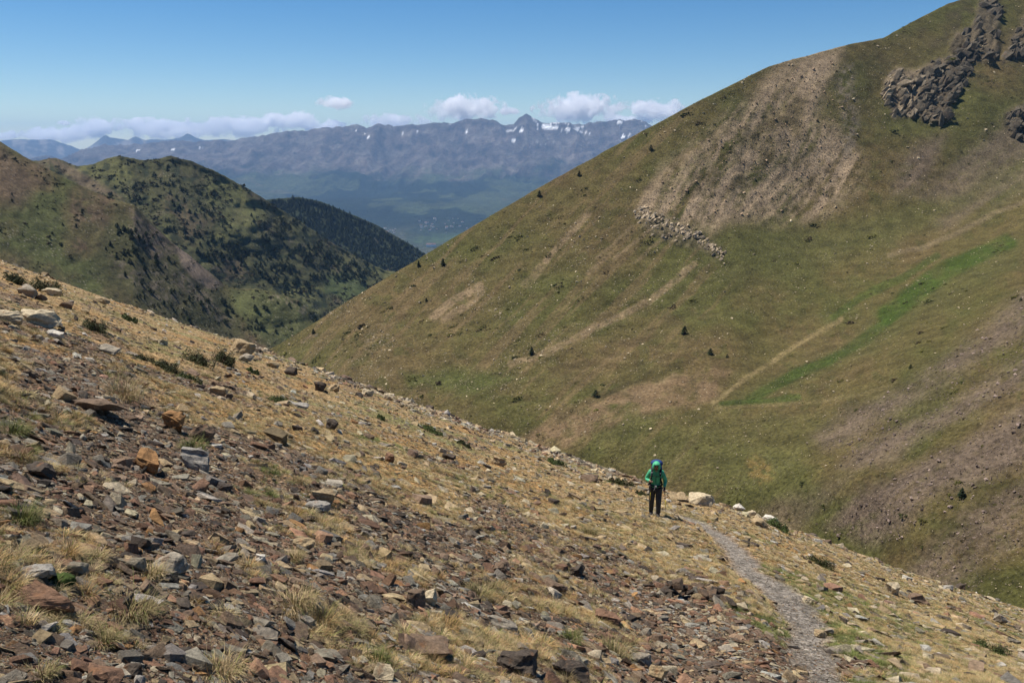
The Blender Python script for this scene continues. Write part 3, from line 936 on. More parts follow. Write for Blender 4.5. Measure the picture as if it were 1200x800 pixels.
# rubble heaped along the brow
NB = 8500
ab = np.where(rng.uniform(0, 1, NB) < 0.8, rng.uniform(-0.33, 0.13, NB), rng.uniform(-0.62, 0.62, NB))
eb = np.interp(ab, _fine, _TE)
ybr = eb * (1.06 - np.abs(rng.normal(0, 0.13, NB)))
ok_b = (fbm(ab * 40, ybr * 0.12, 3, 91) > -0.15) & (path_mask(ab * ybr, ybr)[0] < 0.1)
ab, ybr, eb = ab[ok_b], ybr[ok_b], eb[ok_b]
szb = np.minimum(3.3 * rng.uniform(0, 1, len(ab)) ** (-1 / 2.3), 13) * ybr / FPX
x = np.r_[x[keep], ab * ybr]; y = np.r_[y[keep], ybr]; size = np.r_[size[keep], szb]
sc = np.r_[sc[keep], np.zeros(len(ab))]; pm = np.r_[pm[keep], np.zeros(len(ab))]; edge_rocky = np.r_[edge_rocky[keep], np.ones(len(ab))]
keep = np.ones(len(x), bool)
x, y, size, sc, pm, er = x[keep], y[keep], size[keep], sc[keep], pm[keep], edge_rocky[keep]
n_st = len(x)
nrm = normals_at(x, y)
z = zfg(x, y)
cls = np.where(pm > 0.5, pick_classes(n_st, PATH_P, rng), np.where((sc > 0.5) & (er < 0.3), pick_classes(n_st, SCREE_P, rng), pick_classes(n_st, GRASS_P, rng)))
tint = np.array([PAL[c] for c in cls]) * 1.2 * np.exp(rng.normal(0, 0.34, (n_st, 1))) * np.exp(rng.normal(0, 0.02, (n_st, 3)))
tint = tint * np.minimum(1.0, 0.46 / tint.max(axis=1, keepdims=True))
spin = rng.uniform(0, 6.283, n_st)
tilt = rng.uniform(0.05, 0.36, n_st)
rot = eulers_on_normals(nrm, spin, tilt, rng)
vid = np.where(rng.uniform(0, 1, n_st) < 0.86, rng.integers(0, 11, n_st), rng.integers(11, 18, n_st))
scl = size[:, None] * np.stack([rng.uniform(0.8, 1.25, n_st), rng.uniform(0.8, 1.2, n_st), rng.uniform(0.8, 1.3, n_st)], -1)
pos = np.stack([x, y, z + size * rng.uniform(-0.02, 0.10, n_st)], -1)
su, sv = project(pos[:, 0], pos[:, 1], pos[:, 2])
inview = (su > 5) & (su < 1195) & (sv < 795)
spx = size / y * FPX * inview
order = np.argsort(-spx)
BIG = order[:230]
rest = order[230:]
scatter("scree", C_STONES, pos[rest], rot[rest], scl[rest], vid[rest], tint[rest], "loose brown and grey slate scree strewn over the dry slope", "scree")
STONE_WORDS = {'rust': ("rust brown slate shard", "rust brown slate shards"), 'brown': ("dull brown slate slab", "brown slate slabs"), 'dark': ("blackish slate shard", "blackish slate shards"), 'grey': ("mid grey stone slab", "grey stone slabs"),
               'blue': ("blue grey slate plate", "blue grey slate plates"), 'tan': ("tan lichened stone", "tan lichened stones"), 'cream': ("pale cream stone", "cream stones"), 'olive': ("olive grey stone", "olive grey stones"), 'white': ("white quartz stone", "white quartz stones"), 'orange': ("orange stained stone", "orange stained stones")}


def rock_thing(me, p, e, s, tint, label, group=None, name="rock"):
    o = link(name, me, None, None, p, e, s, label=label, category="rock", group=group)
    o.color = (*tint, 1)
    return o


for i in BIG:
    wd = STONE_WORDS[cls[i]]
    where = "lying in the dry grass" if sc[i] <= 0.5 else "lying among the scree"
    if pm[i] > 0.5: where = "lying on the footpath"
    rock_thing(STONES[vid[i]], pos[i], rot[i], scl[i], tint[i], "loose %s %s" % (wd[0], where), "%s %s" % (wd[1], where))


# ------------------------------------------------------------------ singled-out boulders
def boulder_mesh(seed, w, d, h, npts=22, rough=0.05, layers=0.0):
    rg = np.random.default_rng(seed)
    bm = bmesh.new()
    for i in range(npts):
        q = rg.normal(size=3); q /= np.linalg.norm(q)
        p = np.sign(q) * np.abs(q) ** 0.8
        p = p / np.abs(p).max() ** 0.8 * rg.uniform(0.72, 1.0)
        bm.verts.new((p[0] * w / 2, p[1] * d / 2, p[2] * h / 2))
    r = bmesh.ops.convex_hull(bm, input=bm.verts)
    bmesh.ops.delete(bm, geom=[v for v in bm.verts if not v.link_faces], context='VERTS')
    bmesh.ops.triangulate(bm, faces=bm.faces)
    bmesh.ops.subdivide_edges(bm, edges=bm.edges, cuts=4, use_grid_fill=True)
    s = max(w, d, h)
    co = np.array([v.co for v in bm.verts])
    f1 = fbm(co[:, 0] / s * 5 + seed, co[:, 2] / s * 5 + co[:, 1] / s * 3, 4, seed)
    f2 = fbm(co[:, 2] / s * (14 if layers else 6) + 9, co[:, 1] / s * 2.0 + co[:, 0] / s * 2.0, 3, seed + 1)
    bm.normal_update()
    for i, v in enumerate(bm.verts):
        v.co += v.normal * float(s * (rough * f1[i] + (rough * 0.6 + layers) * f2[i]))
    return bm_mesh("boulder", bm)


# centre u, v, width, height in pixels, depth ratio, colour, tilt (deg), label
BOULDERS = [
    (224, 537, 42, 30, 0.8, 'blue', 8, "pale grey ribbed boulder beside the orange angular block in the scree", 0.03),
    (171, 538, 42, 34, 0.7, 'orange', 24, "orange brown angular block beside the pale grey ribbed boulder", 0.02),
    (203, 492, 34, 30, 0.9, 'orange', -14, "small orange topped outcrop with a dark flank above the grey ribbed boulder", 0.02),
    (236, 508, 26, 26, 0.8, 'brown', -35, "dark brown tilted slab leaning beside the orange topped outcrop", 0.01),
    (105, 477, 60, 14, 0.9, 'brown', 6, "long brown slab overhanging a dark hollow in the scree", 0.0),
    (46, 553, 44, 18, 0.9, 'dark', 14, "dark grey layered slab half buried near a green grass tuft", 0.02),
    (38, 672, 46, 20, 0.8, 'blue', 4, "smooth blue grey slab lying above the red boulder", 0.0),
    (46, 706, 78, 34, 0.8, 'rust', 10, "large rust red boulder next to the green moss cushion", 0.02),
    (82, 668, 40, 14, 0.7, 'olive', 14, "long olive grey plate lying beside the smooth blue grey slab", 0.0),
    (153, 661, 40, 18, 0.8, 'olive', 16, "flat dark green grey slab behind the big grass tussock", 0.0),
    (196, 664, 48, 22, 0.9, 'grey', 12, "weathered grey brown slab sunk level with the ground", 0.02),
    (117, 792, 50, 22, 0.9, 'rust', 14, "rusty red slab with a grey face at the foot of the slope", 0.0),
    (152, 786, 30, 20, 0.9, 'dark', -10, "blackish block next to the rusty red slab", 0.0),
    (376, 582, 36, 20, 0.8, 'tan', 18, "tan slab lying tilted on top of a grey plate", 0.01),
    (372, 594, 32, 12, 0.8, 'blue', 8, "grey plate under the tilted tan slab", 0.0),
    (356, 638, 32, 14, 0.8, 'tan', 6, "flat topped tan block by the white quartz lump", 0.01),
    (303, 656, 16, 14, 0.9, 'white', 0, "bright white quartz lump among rust brown shards", 0.0),
    (358, 731, 22, 16, 0.9, 'grey', 4, "squarish light grey stone between two grass tussocks", 0.0),
    (450, 788, 34, 24, 0.7, 'cream', 20, "pale squared slab with an orange stain and a dark shadow", 0.0),
    (487, 703, 28, 24, 0.8, 'brown', 10, "brown blocky stone beside the pinkish block", 0.0),
    (503, 698, 20, 22, 0.8, 'cream', -8, "pinkish cream block standing upright beside the brown block", 0.0),
    (500, 764, 62, 18, 0.9, 'brown', 6, "wide layered brown slab with a deep shadow beneath it", 0.02),
    (588, 733, 42, 16, 0.7, 'grey', 24, "grey layered plate dipping down the slope", 0.01),
    (606, 778, 58, 34, 0.8, 'dark', 14, "dark layered rock heap at the foot of the dipping grey plate", 0.03),
    (652, 690, 34, 14, 0.9, 'brown', 14, "long red brown slab on bare dark soil", 0.01),
    (585, 664, 16, 20, 0.8, 'brown', 50, "thin brown slab standing on its edge", 0.0),
    (752, 772, 30, 20, 0.9, 'grey', 12, "grey fractured rock with a dark side above the pale tilted one", 0.02),
    (772, 790, 26, 22, 0.9, 'tan', 30, "pale tilted rock beneath the grey fractured one", 0.01),
    (714, 726, 44, 14, 0.8, 'rust', 16, "pinkish brown flat slab on the gravelly slope", 0.0),
    (676, 670, 22, 16, 0.8, 'dark', 4, "dark stacked block at the edge of the brown gravel", 0.03),
    (670, 788, 60, 26, 0.7, 'dark', 24, "large dark slab with rusty edges at the bottom of the slope", 0.02),
    (824, 586, 36, 16, 0.9, 'cream', 4, "big cream and orange boulder where the footpath meets the brow", 0.02),
    (795, 583, 26, 9, 0.9, 'tan', 8, "low tan slab between the hiker and the cream boulder", 0.0),
    (868, 593, 16, 9, 0.9, 'white', 6, "whitish stone below the cream boulder on the brow", 0.0),
    (881, 599, 12, 8, 0.9, 'cream', 6, "small cream stone along the brow below the cream boulder", 0.0),
    (905, 607, 22, 9, 0.9, 'white', 20, "whitish flat rock at the green turf strip on the brow", 0.0),
    (894, 614, 26, 10, 0.9, 'tan', 16, "long tan stone set in green turf by the brow", 0.0),
    (1048, 690, 22, 18, 0.9, 'cream', 6, "pale rounded boulder beside the dark brown slab block in straw grass", 0.0),
    (1078, 702, 26, 14, 0.9, 'brown', 10, "dark brown layered block beside the pale rounded boulder in straw grass", 0.03),
    (1113, 690, 14, 9, 0.9, 'blue', 0, "small blue grey stone on the straw grass brow", 0.0),
    (1127, 684, 12, 8, 0.9, 'dark', 0, "small dark stone on the straw grass brow", 0.0),
    (1174, 726, 18, 12, 0.9, 'grey', 30, "grey tilted stone in straw grass near the brow", 0.0),
    (947, 703, 13, 9, 0.9, 'cream', 6, "pale stone perched at the edge of the footpath", 0.0),
    (962, 744, 18, 9, 0.9, 'tan', 8, "flat tan stone stacked at the edge of the footpath", 0.0),
    (972, 741, 16, 9, 0.9, 'grey', -8, "grey stone beside the flat tan stone at the path edge", 0.0),
    (10, 372, 30, 16, 0.9, 'cream', 6, "cream limestone block beside the long cream outcrop", 0.02),
    (43, 373, 46, 18, 0.9, 'cream', 10, "long cream outcrop high on the straw slope", 0.03),
    (62, 392, 20, 10, 0.9, 'white', 14, "whitish flat rock below the long cream outcrop", 0.0),
    (41, 396, 14, 9, 0.9, 'grey', 0, "grey stone next to the whitish flat rock", 0.0),
    (30, 341, 20, 13, 0.9, 'grey', 12, "grey rock under the large dark shrub mat", 0.02),
    (57, 343, 22, 9, 0.9, 'cream', 6, "low cream rock at the lower edge of the large shrub mat", 0.0),
    (46, 348, 14, 9, 0.9, 'brown', 0, "brown stone between the grey rock and the low cream rock", 0.0),
    (76, 357, 15, 11, 0.9, 'brown', 20, "dark wedge shaped rock in straw coloured grass", 0.0),
    (99, 363, 12, 7, 0.9, 'tan', 0, "small tan rock above the dark elongated shrub", 0.0),
    (118, 352, 18, 8, 0.9, 'tan', 10, "tan rocks poking out of grass near the skyline", 0.0),
    (124, 410, 26, 10, 0.9, 'grey', 16, "layered grey slabs beside the trailing shrubs", 0.02),
    (281, 408, 30, 17, 0.9, 'tan', 14, "lichened outcrop on the brow beside the paired dark shrubs", 0.03),
    (288, 421, 20, 10, 0.9, 'grey', 6, "grey rock at the foot of the lichened outcrop", 0.0),
    (318, 427, 18, 9, 0.9, 'tan', 8, "tan rock on the brow below the lichened outcrop", 0.0),
    (340, 435, 16, 11, 0.9, 'dark', 6, "dark rock on the brow between tan stones", 0.0),
    (374, 453, 15, 13, 0.9, 'dark', 12, "upright dark rock standing on the brow", 0.0),
    (389, 454, 16, 10, 0.9, 'tan', 8, "rusty tan rock next to the upright dark one", 0.0),
    (256, 459, 20, 12, 0.9, 'tan', 10, "tan block among small stones below the shrubs", 0.02),
    (268, 465, 10, 9, 0.9, 'dark', 0, "dark stone touching the tan block", 0.0),
    (350, 475, 26, 7, 0.9, 'blue', 10, "blue grey flat slab beside the small green shrub", 0.0),
    (388, 497, 14, 16, 0.9, 'dark', 20, "dark leaning rock in orange straw grass", 0.0),
    (348, 502, 14, 10, 0.9, 'dark', 6, "small dark boulder on the stony grass", 0.0),
    (430, 460, 16, 8, 0.9, 'cream', 4, "cream slab on the rubble covered brow", 0.0),
    (455, 465, 14, 8, 0.9, 'cream', 4, "yellowish cream block on the rubble covered brow", 0.0),
    (585, 541, 20, 13, 0.9, 'tan', 6, "tan block with a black gap on the brow", 0.02),
    (525, 537, 18, 10, 0.9, 'dark', 8, "dark fractured rock beside bushy brown grass", 0.02),
    (457, 537, 14, 14, 0.9, 'rust', 16, "small rusty pointed rock above the scree", 0.0),
    (691, 562, 26, 8, 0.9, 'brown', 8, "flat brown slab on the brow up slope of the hiker", 0.0),
]
for i, (u, v, w, h, dr, c, tl, lab, lay) in enumerate(BOULDERS):
    gx, gy, gz = ground_at(u, v + h * 0.42)
    k = gy / FPX
    W, H = w * k * 1.05, h * k * 1.15
    me = boulder_mesh(3000 + i, W, max(W * dr * 0.8, H * 0.8), H, 20, 0.06, lay)
    me.materials.append(M_boulder)
    t_ = np.array(PAL[c]) * (1.2 if c in ('blue', 'grey') else 1.0)
    nn = normals_at(np.array([gx]), np.array([gy]))[0]
    rock_thing(me, (gx, gy + W * dr * 0.3, gz + H * 0.22), (R(random.uniform(-10, 10)), R(tl), R(random.uniform(-15, 15))), (1, 1, 1), t_, lab, None, "boulder" if W > 0.45 else "rock")

# heap of slabs beside the path
hx, hy, hz_ = ground_at(812, 706)
rg = random.Random(12)
for i in range(34):
    t = rg.random()
    lx = hx - 0.42 + 0.95 * t + rg.uniform(-.16, .16); ly = hy + 0.5 - 0.55 * t + rg.uniform(-.2, .2)
    lz = float(zfg(np.array(lx), np.array(ly))) + rg.uniform(0.0, 0.24) * (1 - abs(t - .4))
    c = rg.choice(['brown', 'rust', 'dark', 'brown', 'dark', 'tan'])
    s = rg.uniform(0.14, 0.30)
    tn = np.array(PAL[c]) * rg.uniform(0.7, 1.2)
    rock_thing(STONES[rg.randrange(0, 14)], (lx, ly, lz), (R(rg.uniform(-25, 25)), R(rg.uniform(-10, 35)), rg.uniform(0, 6.28)), (s, s, s), tn,
               "dark rusty slab in the tumbled heap beside the footpath", "slabs of the tumbled heap")


# ------------------------------------------------------------------ grass
def tuft_mesh(seed, n, height, spread, droop, width):
    rg = random.Random(seed)
    verts, faces, var = [], [], []
    for i in range(n):
        ang = rg.uniform(0, 6.283); r0 = spread * 0.35 * math.sqrt(rg.random())
        bx, by = r0 * math.cos(ang), r0 * math.sin(ang)
        lean = rg.uniform(0.15, 1.0) * droop
        az = ang + rg.uniform(-0.7, 0.7)
        L = height * rg.uniform(0.55, 1.15)
        if n > 300 and i < 5:                      # a few long dead stems
            L *= 2.1; lean *= 0.5
        wd = width * rg.uniform(0.7, 1.3)
        sx, sy = -math.sin(az) * wd, math.cos(az) * wd
        pts = []
        px_, pz_, el = 0.0, 0.0, math.pi / 2 - lean * 0.35
        for k in range(4):
            pts.append((bx + math.cos(az) * px_, by + math.sin(az) * px_, pz_))
            px_ += math.cos(el) * L / 3; pz_ += math.sin(el) * L / 3
            el -= lean * 0.75
        b = len(verts)
        for k, p in enumerate(pts[:3]):
            f = 1 - k * 0.28
            verts += [(p[0] - sx * f, p[1] - sy * f, p[2]), (p[0] + sx * f, p[1] + sy * f, p[2])]
        verts.append(pts[3])
        faces += [(b, b + 1, b + 3, b + 2), (b + 2, b + 3, b + 5, b + 4), (b + 4, b + 5, b + 6)]
        q = rg.random()
        c = rg.uniform(0.65, 1.35)
        col = (c * (0.55 if q < .2 else 1), c * (0.75 if q < .2 else 1), c * (0.45 if q < .2 else 1), 1)
        var += [col] * 7
    me = bpy.data.meshes.new("tuft")
    me.from_pydata(verts, [], faces)
    at = me.color_attributes.new("Var", 'FLOAT_COLOR', 'POINT')
    at.data.foreach_set("color", np.array(var, np.float32).reshape(-1))
    return me


TUFTS = [tuft_mesh(40 + i, 110, 1.0, 1.1, 1.2 + 0.14 * i, 0.011) for i in range(4)] + [tuft_mesh(60 + i, 90, 0.8, 1.6, 1.7, 0.014) for i in range(3)]
for m in TUFTS: m.materials.append(M_blade_i)
C_TUFT = proto_collection("tuft_shapes", TUFTS)
GPAL = np.array([(0.36, 0.272, 0.150), (0.335, 0.215, 0.100), (0.245, 0.195, 0.098), (0.15, 0.15, 0.055), (0.12, 0.135, 0.042)]) * 1.08
rng = np.random.default_rng(77)
N = 170000
a = rng.uniform(-0.80, 0.80, N)
e_a = np.interp(a, _fine, _TE)
ylo = np.interp(a, [float(ray(p[0], p[1])[0]) for p in EDGE], [p[3] * 0.8 for p in EDGE])
iy = rng.uniform(0, 1, N)
y = 1.0 / (1.0 / ylo * (1 - iy) + (1.0 / (e_a * 1.15)) * iy)
x = a * y
sc_g = scree_mask(x, y)
pm, pd, pt_ = path_mask(x, y)
clump = fbm(x * 0.8, y * 0.8, 3, 131)
kp = np.clip(1.0 - 1.25 * sstep(0.25, 0.75, sc_g), 0, 1) + 0.45 * sstep(0.05, 0.4, clump)
kp = kp * (pm < 0.42) * np.where(pm > 0.15, 0.6, 1.0)
# near tufts would crowd the picture: thin them by how large they show
sz = rng.uniform(0.05, 0.14, N) * (1 + 0.5 * sstep(0.2, 0.5, clump))
sz = np.maximum(sz, 0.0032 * y)
kp = kp * np.clip((5.5 / (sz / y * FPX)) ** 1.15, 0, 1)
keep = rng.uniform(0, 1, N) < kp
x, y, sz, sc_k, clump, pd, pt_ = x[keep], y[keep], sz[keep], sc_g[keep], clump[keep], pd[keep], pt_[keep]
n = len(x)
nrm = normals_at(x, y)
nrm = nrm * 0.6 + np.array((0.05, 0.02, 0.4)); nrm /= np.linalg.norm(nrm, axis=1, keepdims=True)
green = fbm(x * 0.3, y * 0.3, 3, 141)
ci = np.where(green + rng.normal(0, .25, n) > 0.42, 3, np.where(rng.uniform(0, 1, n) < 0.42, 0, np.where(rng.uniform(0, 1, n) < 0.55, 1, 2)))
ci = np.where((ci == 3) & (rng.uniform(0, 1, n) < 0.3), 4, ci)
ptx = np.interp(y, np.array([p[1] for p in PATH]), np.array([p[0] for p in PATH]))
ci = np.where((pd < 1.0) & (x > ptx) & (pt_ > 2.0) & (pt_ < 5.6) & (rng.uniform(0, 1, n) < .4), 4, ci)
tint = GPAL[ci] * np.exp(rng.normal(0, 0.2, (n, 1)))
rot = eulers_on_normals(nrm, rng.uniform(0, 6.283, n), np.full(n, 0.12), rng)
vid = rng.integers(0, 7, n)
hgt = rng.uniform(0.40, 0.85, n) * np.where(sc_k < 0.35, 0.75, 1.0)
scl = np.stack([sz, sz, sz * hgt], -1)
scatter("grass", C_TUFT, np.stack([x, y, zfg(x, y) - 0.004], -1), rot, scl, vid, tint, "dry straw coloured grass growing over the stony slope", "grass")

# large tussocks that stand out one by one
TUSS = [(150, 702, 100, 62, 2, "broad arching straw tussock beside the green moss cushion", 1.9), (255, 775, 90, 55, 0, "drooping dry tussock below the broad arching one", 1.7), (120, 745, 60, 36, 2, "small dry tussock under the red boulder", 1.5),
        (345, 700, 80, 55, 0, "tall straw tussock with a bent stem among rust shards", 1.3), (375, 722, 60, 36, 2, "short yellowish tussock next to a squarish grey stone", 1.5), (175, 665, 60, 30, 0, "straw tussock behind the flat green grey slab", 1.4),
        (25, 600, 60, 44, 3, "green and straw tussock at the dark layered slab", 1.2), (15, 500, 50, 34, 3, "green grass tuft on the scree above the dark layered slab", 1.2), (30, 530, 40, 24, 3, "smaller green grass tuft beside the bigger green one", 1.2),
        (440, 765, 50, 36, 3, "green tinged tussock above the pale squared slab", 1.2), (520, 730, 60, 26, 1, "orange straw tussock below the upright pinkish block", 1.6), (720, 755, 60, 40, 2, "olive straw tussock above the grey fractured rock", 1.4),
        (668, 745, 40, 22, 3, "low green tuft on the gravelly slope", 1.2), (560, 690, 50, 30, 2, "olive tuft beside the thin upright slab", 1.3), (145, 455, 60, 40, 0, "long leaning straw tuft next to the dark hollow", 1.2), (225, 520, 40, 24, 3, "green tuft at the foot of the orange topped outcrop", 1.2),
        (45, 785, 70, 30, 2, "sparse dry tuft at the bottom beside the rusty red slab", 1.4), (345, 650, 36, 26, 0, "straw tuft beside the flat topped tan block", 1.2), (690, 620, 30, 20, 2, "small olive tuft on the straw slope", 1.3)]
for i, (u, v, w, h, ci_, lab, droop) in enumerate(TUSS):
    gx, gy, gz = ground_at(u, v + h * 0.3)
    k = gy / FPX
    me = tuft_mesh(700 + i, 460, h * k * 0.8, w * k * 1.05, droop * 1.3, 0.0010 + 0.10 * k)
    me.materials.append(M_blade)
    o = link("grass_tussock", me, None, None, (gx, gy, gz - 0.01), (R(-8), R(8), random.uniform(0, 6)), None, label=lab, category="grass")
    o.color = (*(GPAL[ci_] * 0.95), 1)

# ------------------------------------------------------------------ shrub mats
M_leaf = plain_mat("juniper leaf", (0.042, 0.048, 0.014), 0.7, 0.25, 0.55, 3.0)
M_leaf2 = plain_mat("heather leaf", (0.055, 0.075, 0.018), 0.7, 0.25, 0.5, 3.0)
M_twig = plain_mat("twig bark", (0.06, 0.04, 0.025), 0.9, 0.1, 0.3, 8)
M_moss = plain_mat("moss", (0.040, 0.060, 0.016), 0.9, 0.1, 0.5, 60, 0.01)


def shrub_meshes(seed, w, d, h, n, leaf):
    rg = np.random.default_rng(seed)
    lob = [(rg.uniform(-.42, .42) * w, rg.uniform(-.40, .40) * d, rg.uniform(0.4, 1.0), rg.uniform(0.10, 0.24)) for _ in range(16)]
    verts, faces = [], []
    for i in range(n):
        L = lob[rg.integers(0, 16)]
        q = rg.normal(size=3); q /= np.linalg.norm(q); q[2] = abs(q[2])
        rr_ = rg.uniform(0.72, 1.06)
        c = np.array((L[0] + q[0] * L[3] * w * rr_, L[1] + q[1] * L[3] * d * rr_, q[2] * h * L[2] * rr_))
        t1 = rg.normal(size=3); t1 /= np.linalg.norm(t1)
        t2 = np.cross(t1, q + rg.normal(size=3) * 0.5); t2 /= np.linalg.norm(t2) + 1e-9
        s = leaf * rg.uniform(0.6, 1.3)
        b = len(verts)
        verts += [tuple(c - t1 * s - t2 * s * .45), tuple(c + t1 * s * .2 - t2 * s * .6), tuple(c + t1 * s * 1.1), tuple(c + t2 * s * .6)]
        faces.append((b, b + 1, b + 2, b + 3))
    crown = bpy.data.meshes.new("foliage"); crown.from_pydata(verts, [], faces)
    bm = bmesh.new()
    for L in lob:
        m = Matrix.Translation((L[0] * 0.5, L[1] * 0.5, h * 0.2)) @ Euler((rg.uniform(-.9, .9), rg.uniform(-.9, .9), 0)).to_matrix().to_4x4()
        bmesh.ops.create_cone(bm, segments=5, radius1=0.02 * w, radius2=0.006 * w, depth=h * 0.9, matrix=m)
    return crown, bm_mesh("stem", bm)


SHRUBS = [(49, 333, 46, 20, 0, "large dark shrub mat above the grey rocks on the straw slope"), (14, 325, 30, 14, 0, "dark shrub mat uphill of the largest one"), (107, 379, 34, 18, 0, "dark elongated shrub alone in straw coloured grass"),
          (163, 418, 32, 10, 0, "low shrub at the upper end of the trailing row"), (194, 427, 38, 16, 0, "bushy shrub in the middle of the trailing row"), (221, 440, 26, 12, 1, "brownish shrub at the lower end of the trailing row"),
          (232, 419, 40, 20, 0, "big dark shrub, first of the pair by the lichened outcrop"), (260, 417, 32, 22, 0, "big dark shrub touching the lichened outcrop on the brow"), (327, 467, 38, 11, 1, "small green shrub above the blue grey flat slab"),
          (295, 434, 17, 8, 1, "tiny green shrub below the lichened outcrop"), (445, 488, 12, 8, 1, "tiny olive shrub among the brow rubble"), (504, 503, 30, 8, 1, "flat olive shrub among the brow rubble"), (543, 519, 18, 8, 0, "small dark shrub near the end of the rubble brow"),
          (650, 541, 24, 8, 1, "flat green shrub on straw grass near the skyline"), (728, 564, 26, 12, 0, "dark olive shrub on the brow just behind the hiker"), (752, 577, 16, 8, 0, "small dark shrub at the feet of the hiker on the brow"), (960, 655, 30, 17, 0, "round dark shrub on the straw slope below the footpath"),
          (1162, 757, 34, 20, 1, "yellow green shrub low on the straw slope beside scattered stones"), (912, 613, 36, 16, 1, "dark green mat along the brow beside the whitish flat rock"), (150, 372, 20, 8, 1, "faint brown shrub patch near the skyline"), (38, 365, 18, 8, 1, "small brown shrub over the long cream outcrop")]
for i, (u, v, w, h, kd, lab) in enumerate(SHRUBS):
    gx, gy, gz = ground_at(u, v + h * 0.40)
    k = gy / FPX
    W, H = w * k * 1.25, h * k * 0.9
    Dp = W * 0.6
    crown, stem = shrub_meshes(4000 + i, W, Dp, H, 3200, max(0.012, 0.75 * k))
    nn = Vector(normals_at(np.array([gx]), np.array([gy]), 0.8)[0])
    root = link("shrub", None, None, None, (gx, gy + Dp * 0.15, float(zfg(np.array(gx), np.array(gy + Dp * 0.15))) - 0.04), nn.to_track_quat('Z', 'Y').to_euler(), None, label=lab, category="shrub")
    link("foliage", crown, M_leaf if kd == 0 else M_leaf2, root)
    link("stem", stem, M_twig, root)
# the little moss cushion
gx, gy, gz = ground_at(68, 690)
bm = bmesh.new()
bmesh.ops.create_icosphere(bm, subdivisions=4, radius=1.0)
co = np.array([v.co for v in bm.verts])
nz = fbm(co[:, 0] * 5 + co[:, 2] * 3, co[:, 1] * 5, 4, 8)
for v, q in zip(bm.verts, nz):
    v.co *= 1 + 0.3 * float(q)
    v.co = Vector((v.co.x * 0.060, v.co.y * 0.05, v.co.z * 0.035))
link("moss_cushion", bm_mesh("moss_cushion", bm, True), M_moss, None, (gx, gy + 0.04, gz + 0.01), None, None, label="bright green moss cushion beside the rust red boulder", category="moss")


# ================================================================== pines
M_needle = plain_mat("pine needles", (0.020, 0.030, 0.012), 0.85, 0.1, 0.5, 1.5)
M_bark = plain_mat("pine bark", (0.07, 0.05, 0.035), 0.9, 0.1, 0.3, 3)


def pine_meshes(seed, h=1.0, r=0.24, n=260):
    rg = np.random.default_rng(seed)
    verts, faces = [], []
    for i in range(n):
        t = rg.uniform(0.06, 1.0) ** 0.8
        rad = r * (1.02 - t) ** 0.75 * rg.uniform(0.45, 1.1) * (1 + 0.25 * math.sin(t * 26 + seed))
        az = rg.uniform(0, 6.283)
        c = np.array((math.cos(az) * rad, math.sin(az) * rad, t * h + rg.uniform(-.02, .02)))
        o = np.array((math.cos(az), math.sin(az), -0.35)); s = 0.075 * rg.uniform(0.6, 1.4) * (1.25 - t * 0.7)
        sd = np.array((-math.sin(az), math.cos(az), rg.uniform(-.4, .4)))
        b = len(verts)
        verts += [tuple(c - o * s), tuple(c + sd * s * .7), tuple(c + o * s * 1.1 + np.array((0, 0, rg.uniform(-.3, .3) * s))), tuple(c - sd * s * .7 + np.array((0, 0, s * .4)))]
        faces += [(b, b + 1, b + 2), (b, b + 2, b + 3)]
    crown = bpy.data.meshes.new("crown"); crown.from_pydata(verts, [], faces); crown.materials.append(M_needle)
    bm = bmesh.new()
    bmesh.ops.create_cone(bm, segments=7, radius1=0.028 * h, radius2=0.004 * h, depth=h * 0.95, matrix=Matrix.Translation((0, 0, h * 0.475)))
    for k in range(10):
        az = rg.uniform(0, 6.283); zz = rg.uniform(.15, .8) * h; ln = r * (1.05 - zz) * 0.8
        m = Matrix.Translation((0, 0, zz)) @ Euler((0, 1.35, az)).to_matrix().to_4x4() @ Matrix.Translation((0, 0, ln / 2))
        bmesh.ops.create_cone(bm, segments=4, radius1=0.008, radius2=0.002, depth=ln, matrix=m)
    trunk = bm_mesh("trunk", bm); trunk.materials.append(M_bark)
    return crown, trunk


def joined(crown, trunk):
    vs = [tuple(v.co) for v in trunk.vertices]; nb = len(vs)
    fs = [tuple(p.vertices) for p in trunk.polygons]; nf = len(fs)
    vs += [tuple(v.co) for v in crown.vertices]; fs += [tuple(i + nb for i in p.vertices) for p in crown.polygons]
    me = bpy.data.meshes.new("pine_tree"); me.from_pydata(vs, [], fs)
    me.materials.append(M_bark); me.materials.append(M_needle)
    me.polygons.foreach_set("material_index", np.r_[np.zeros(nf, np.int32), np.ones(len(fs) - nf, np.int32)])
    return me


PINES = [pine_meshes(20 + i, 1.0, 0.22 + 0.05 * i) for i in range(4)]
PINE_ONE = [joined(*p) for p in PINES]
LONE = [(624, 412, 9, "small lone pine beside the streak of pale stones"), (802, 387, 9, "slim lone pine on the bare brown patch of the far slope"), (833, 412, 7, "stubby lone pine near white stones above the gully"), (698, 461, 8, "round lone pine above the brown gully bank"),
        (519, 308, 8, "dark lone pine low on the skyline spur"), (632, 227, 6, "tiny lone pine high on the skyline spur"), (679, 204, 5, "dark bush like pine on the upper skyline spur"), (763, 174, 5, "topmost tiny pine on the spur"), (491, 309, 6, "small pine at the very edge of the spur"),
        (1126, 577, 11, "single dark pine among the purple block field"), (1067, 430, 5, "very small pine at the purple scree head"), (853, 417, 4, "tiny bush pine by the gully white stones"), (499, 351, 4, "tiny pine by the paired bare streaks"), (367, 388, 5, "tiny pine at the low end of the spur"), (1195, 350, 4, "tiny dark pine up on the brown shoulder")]
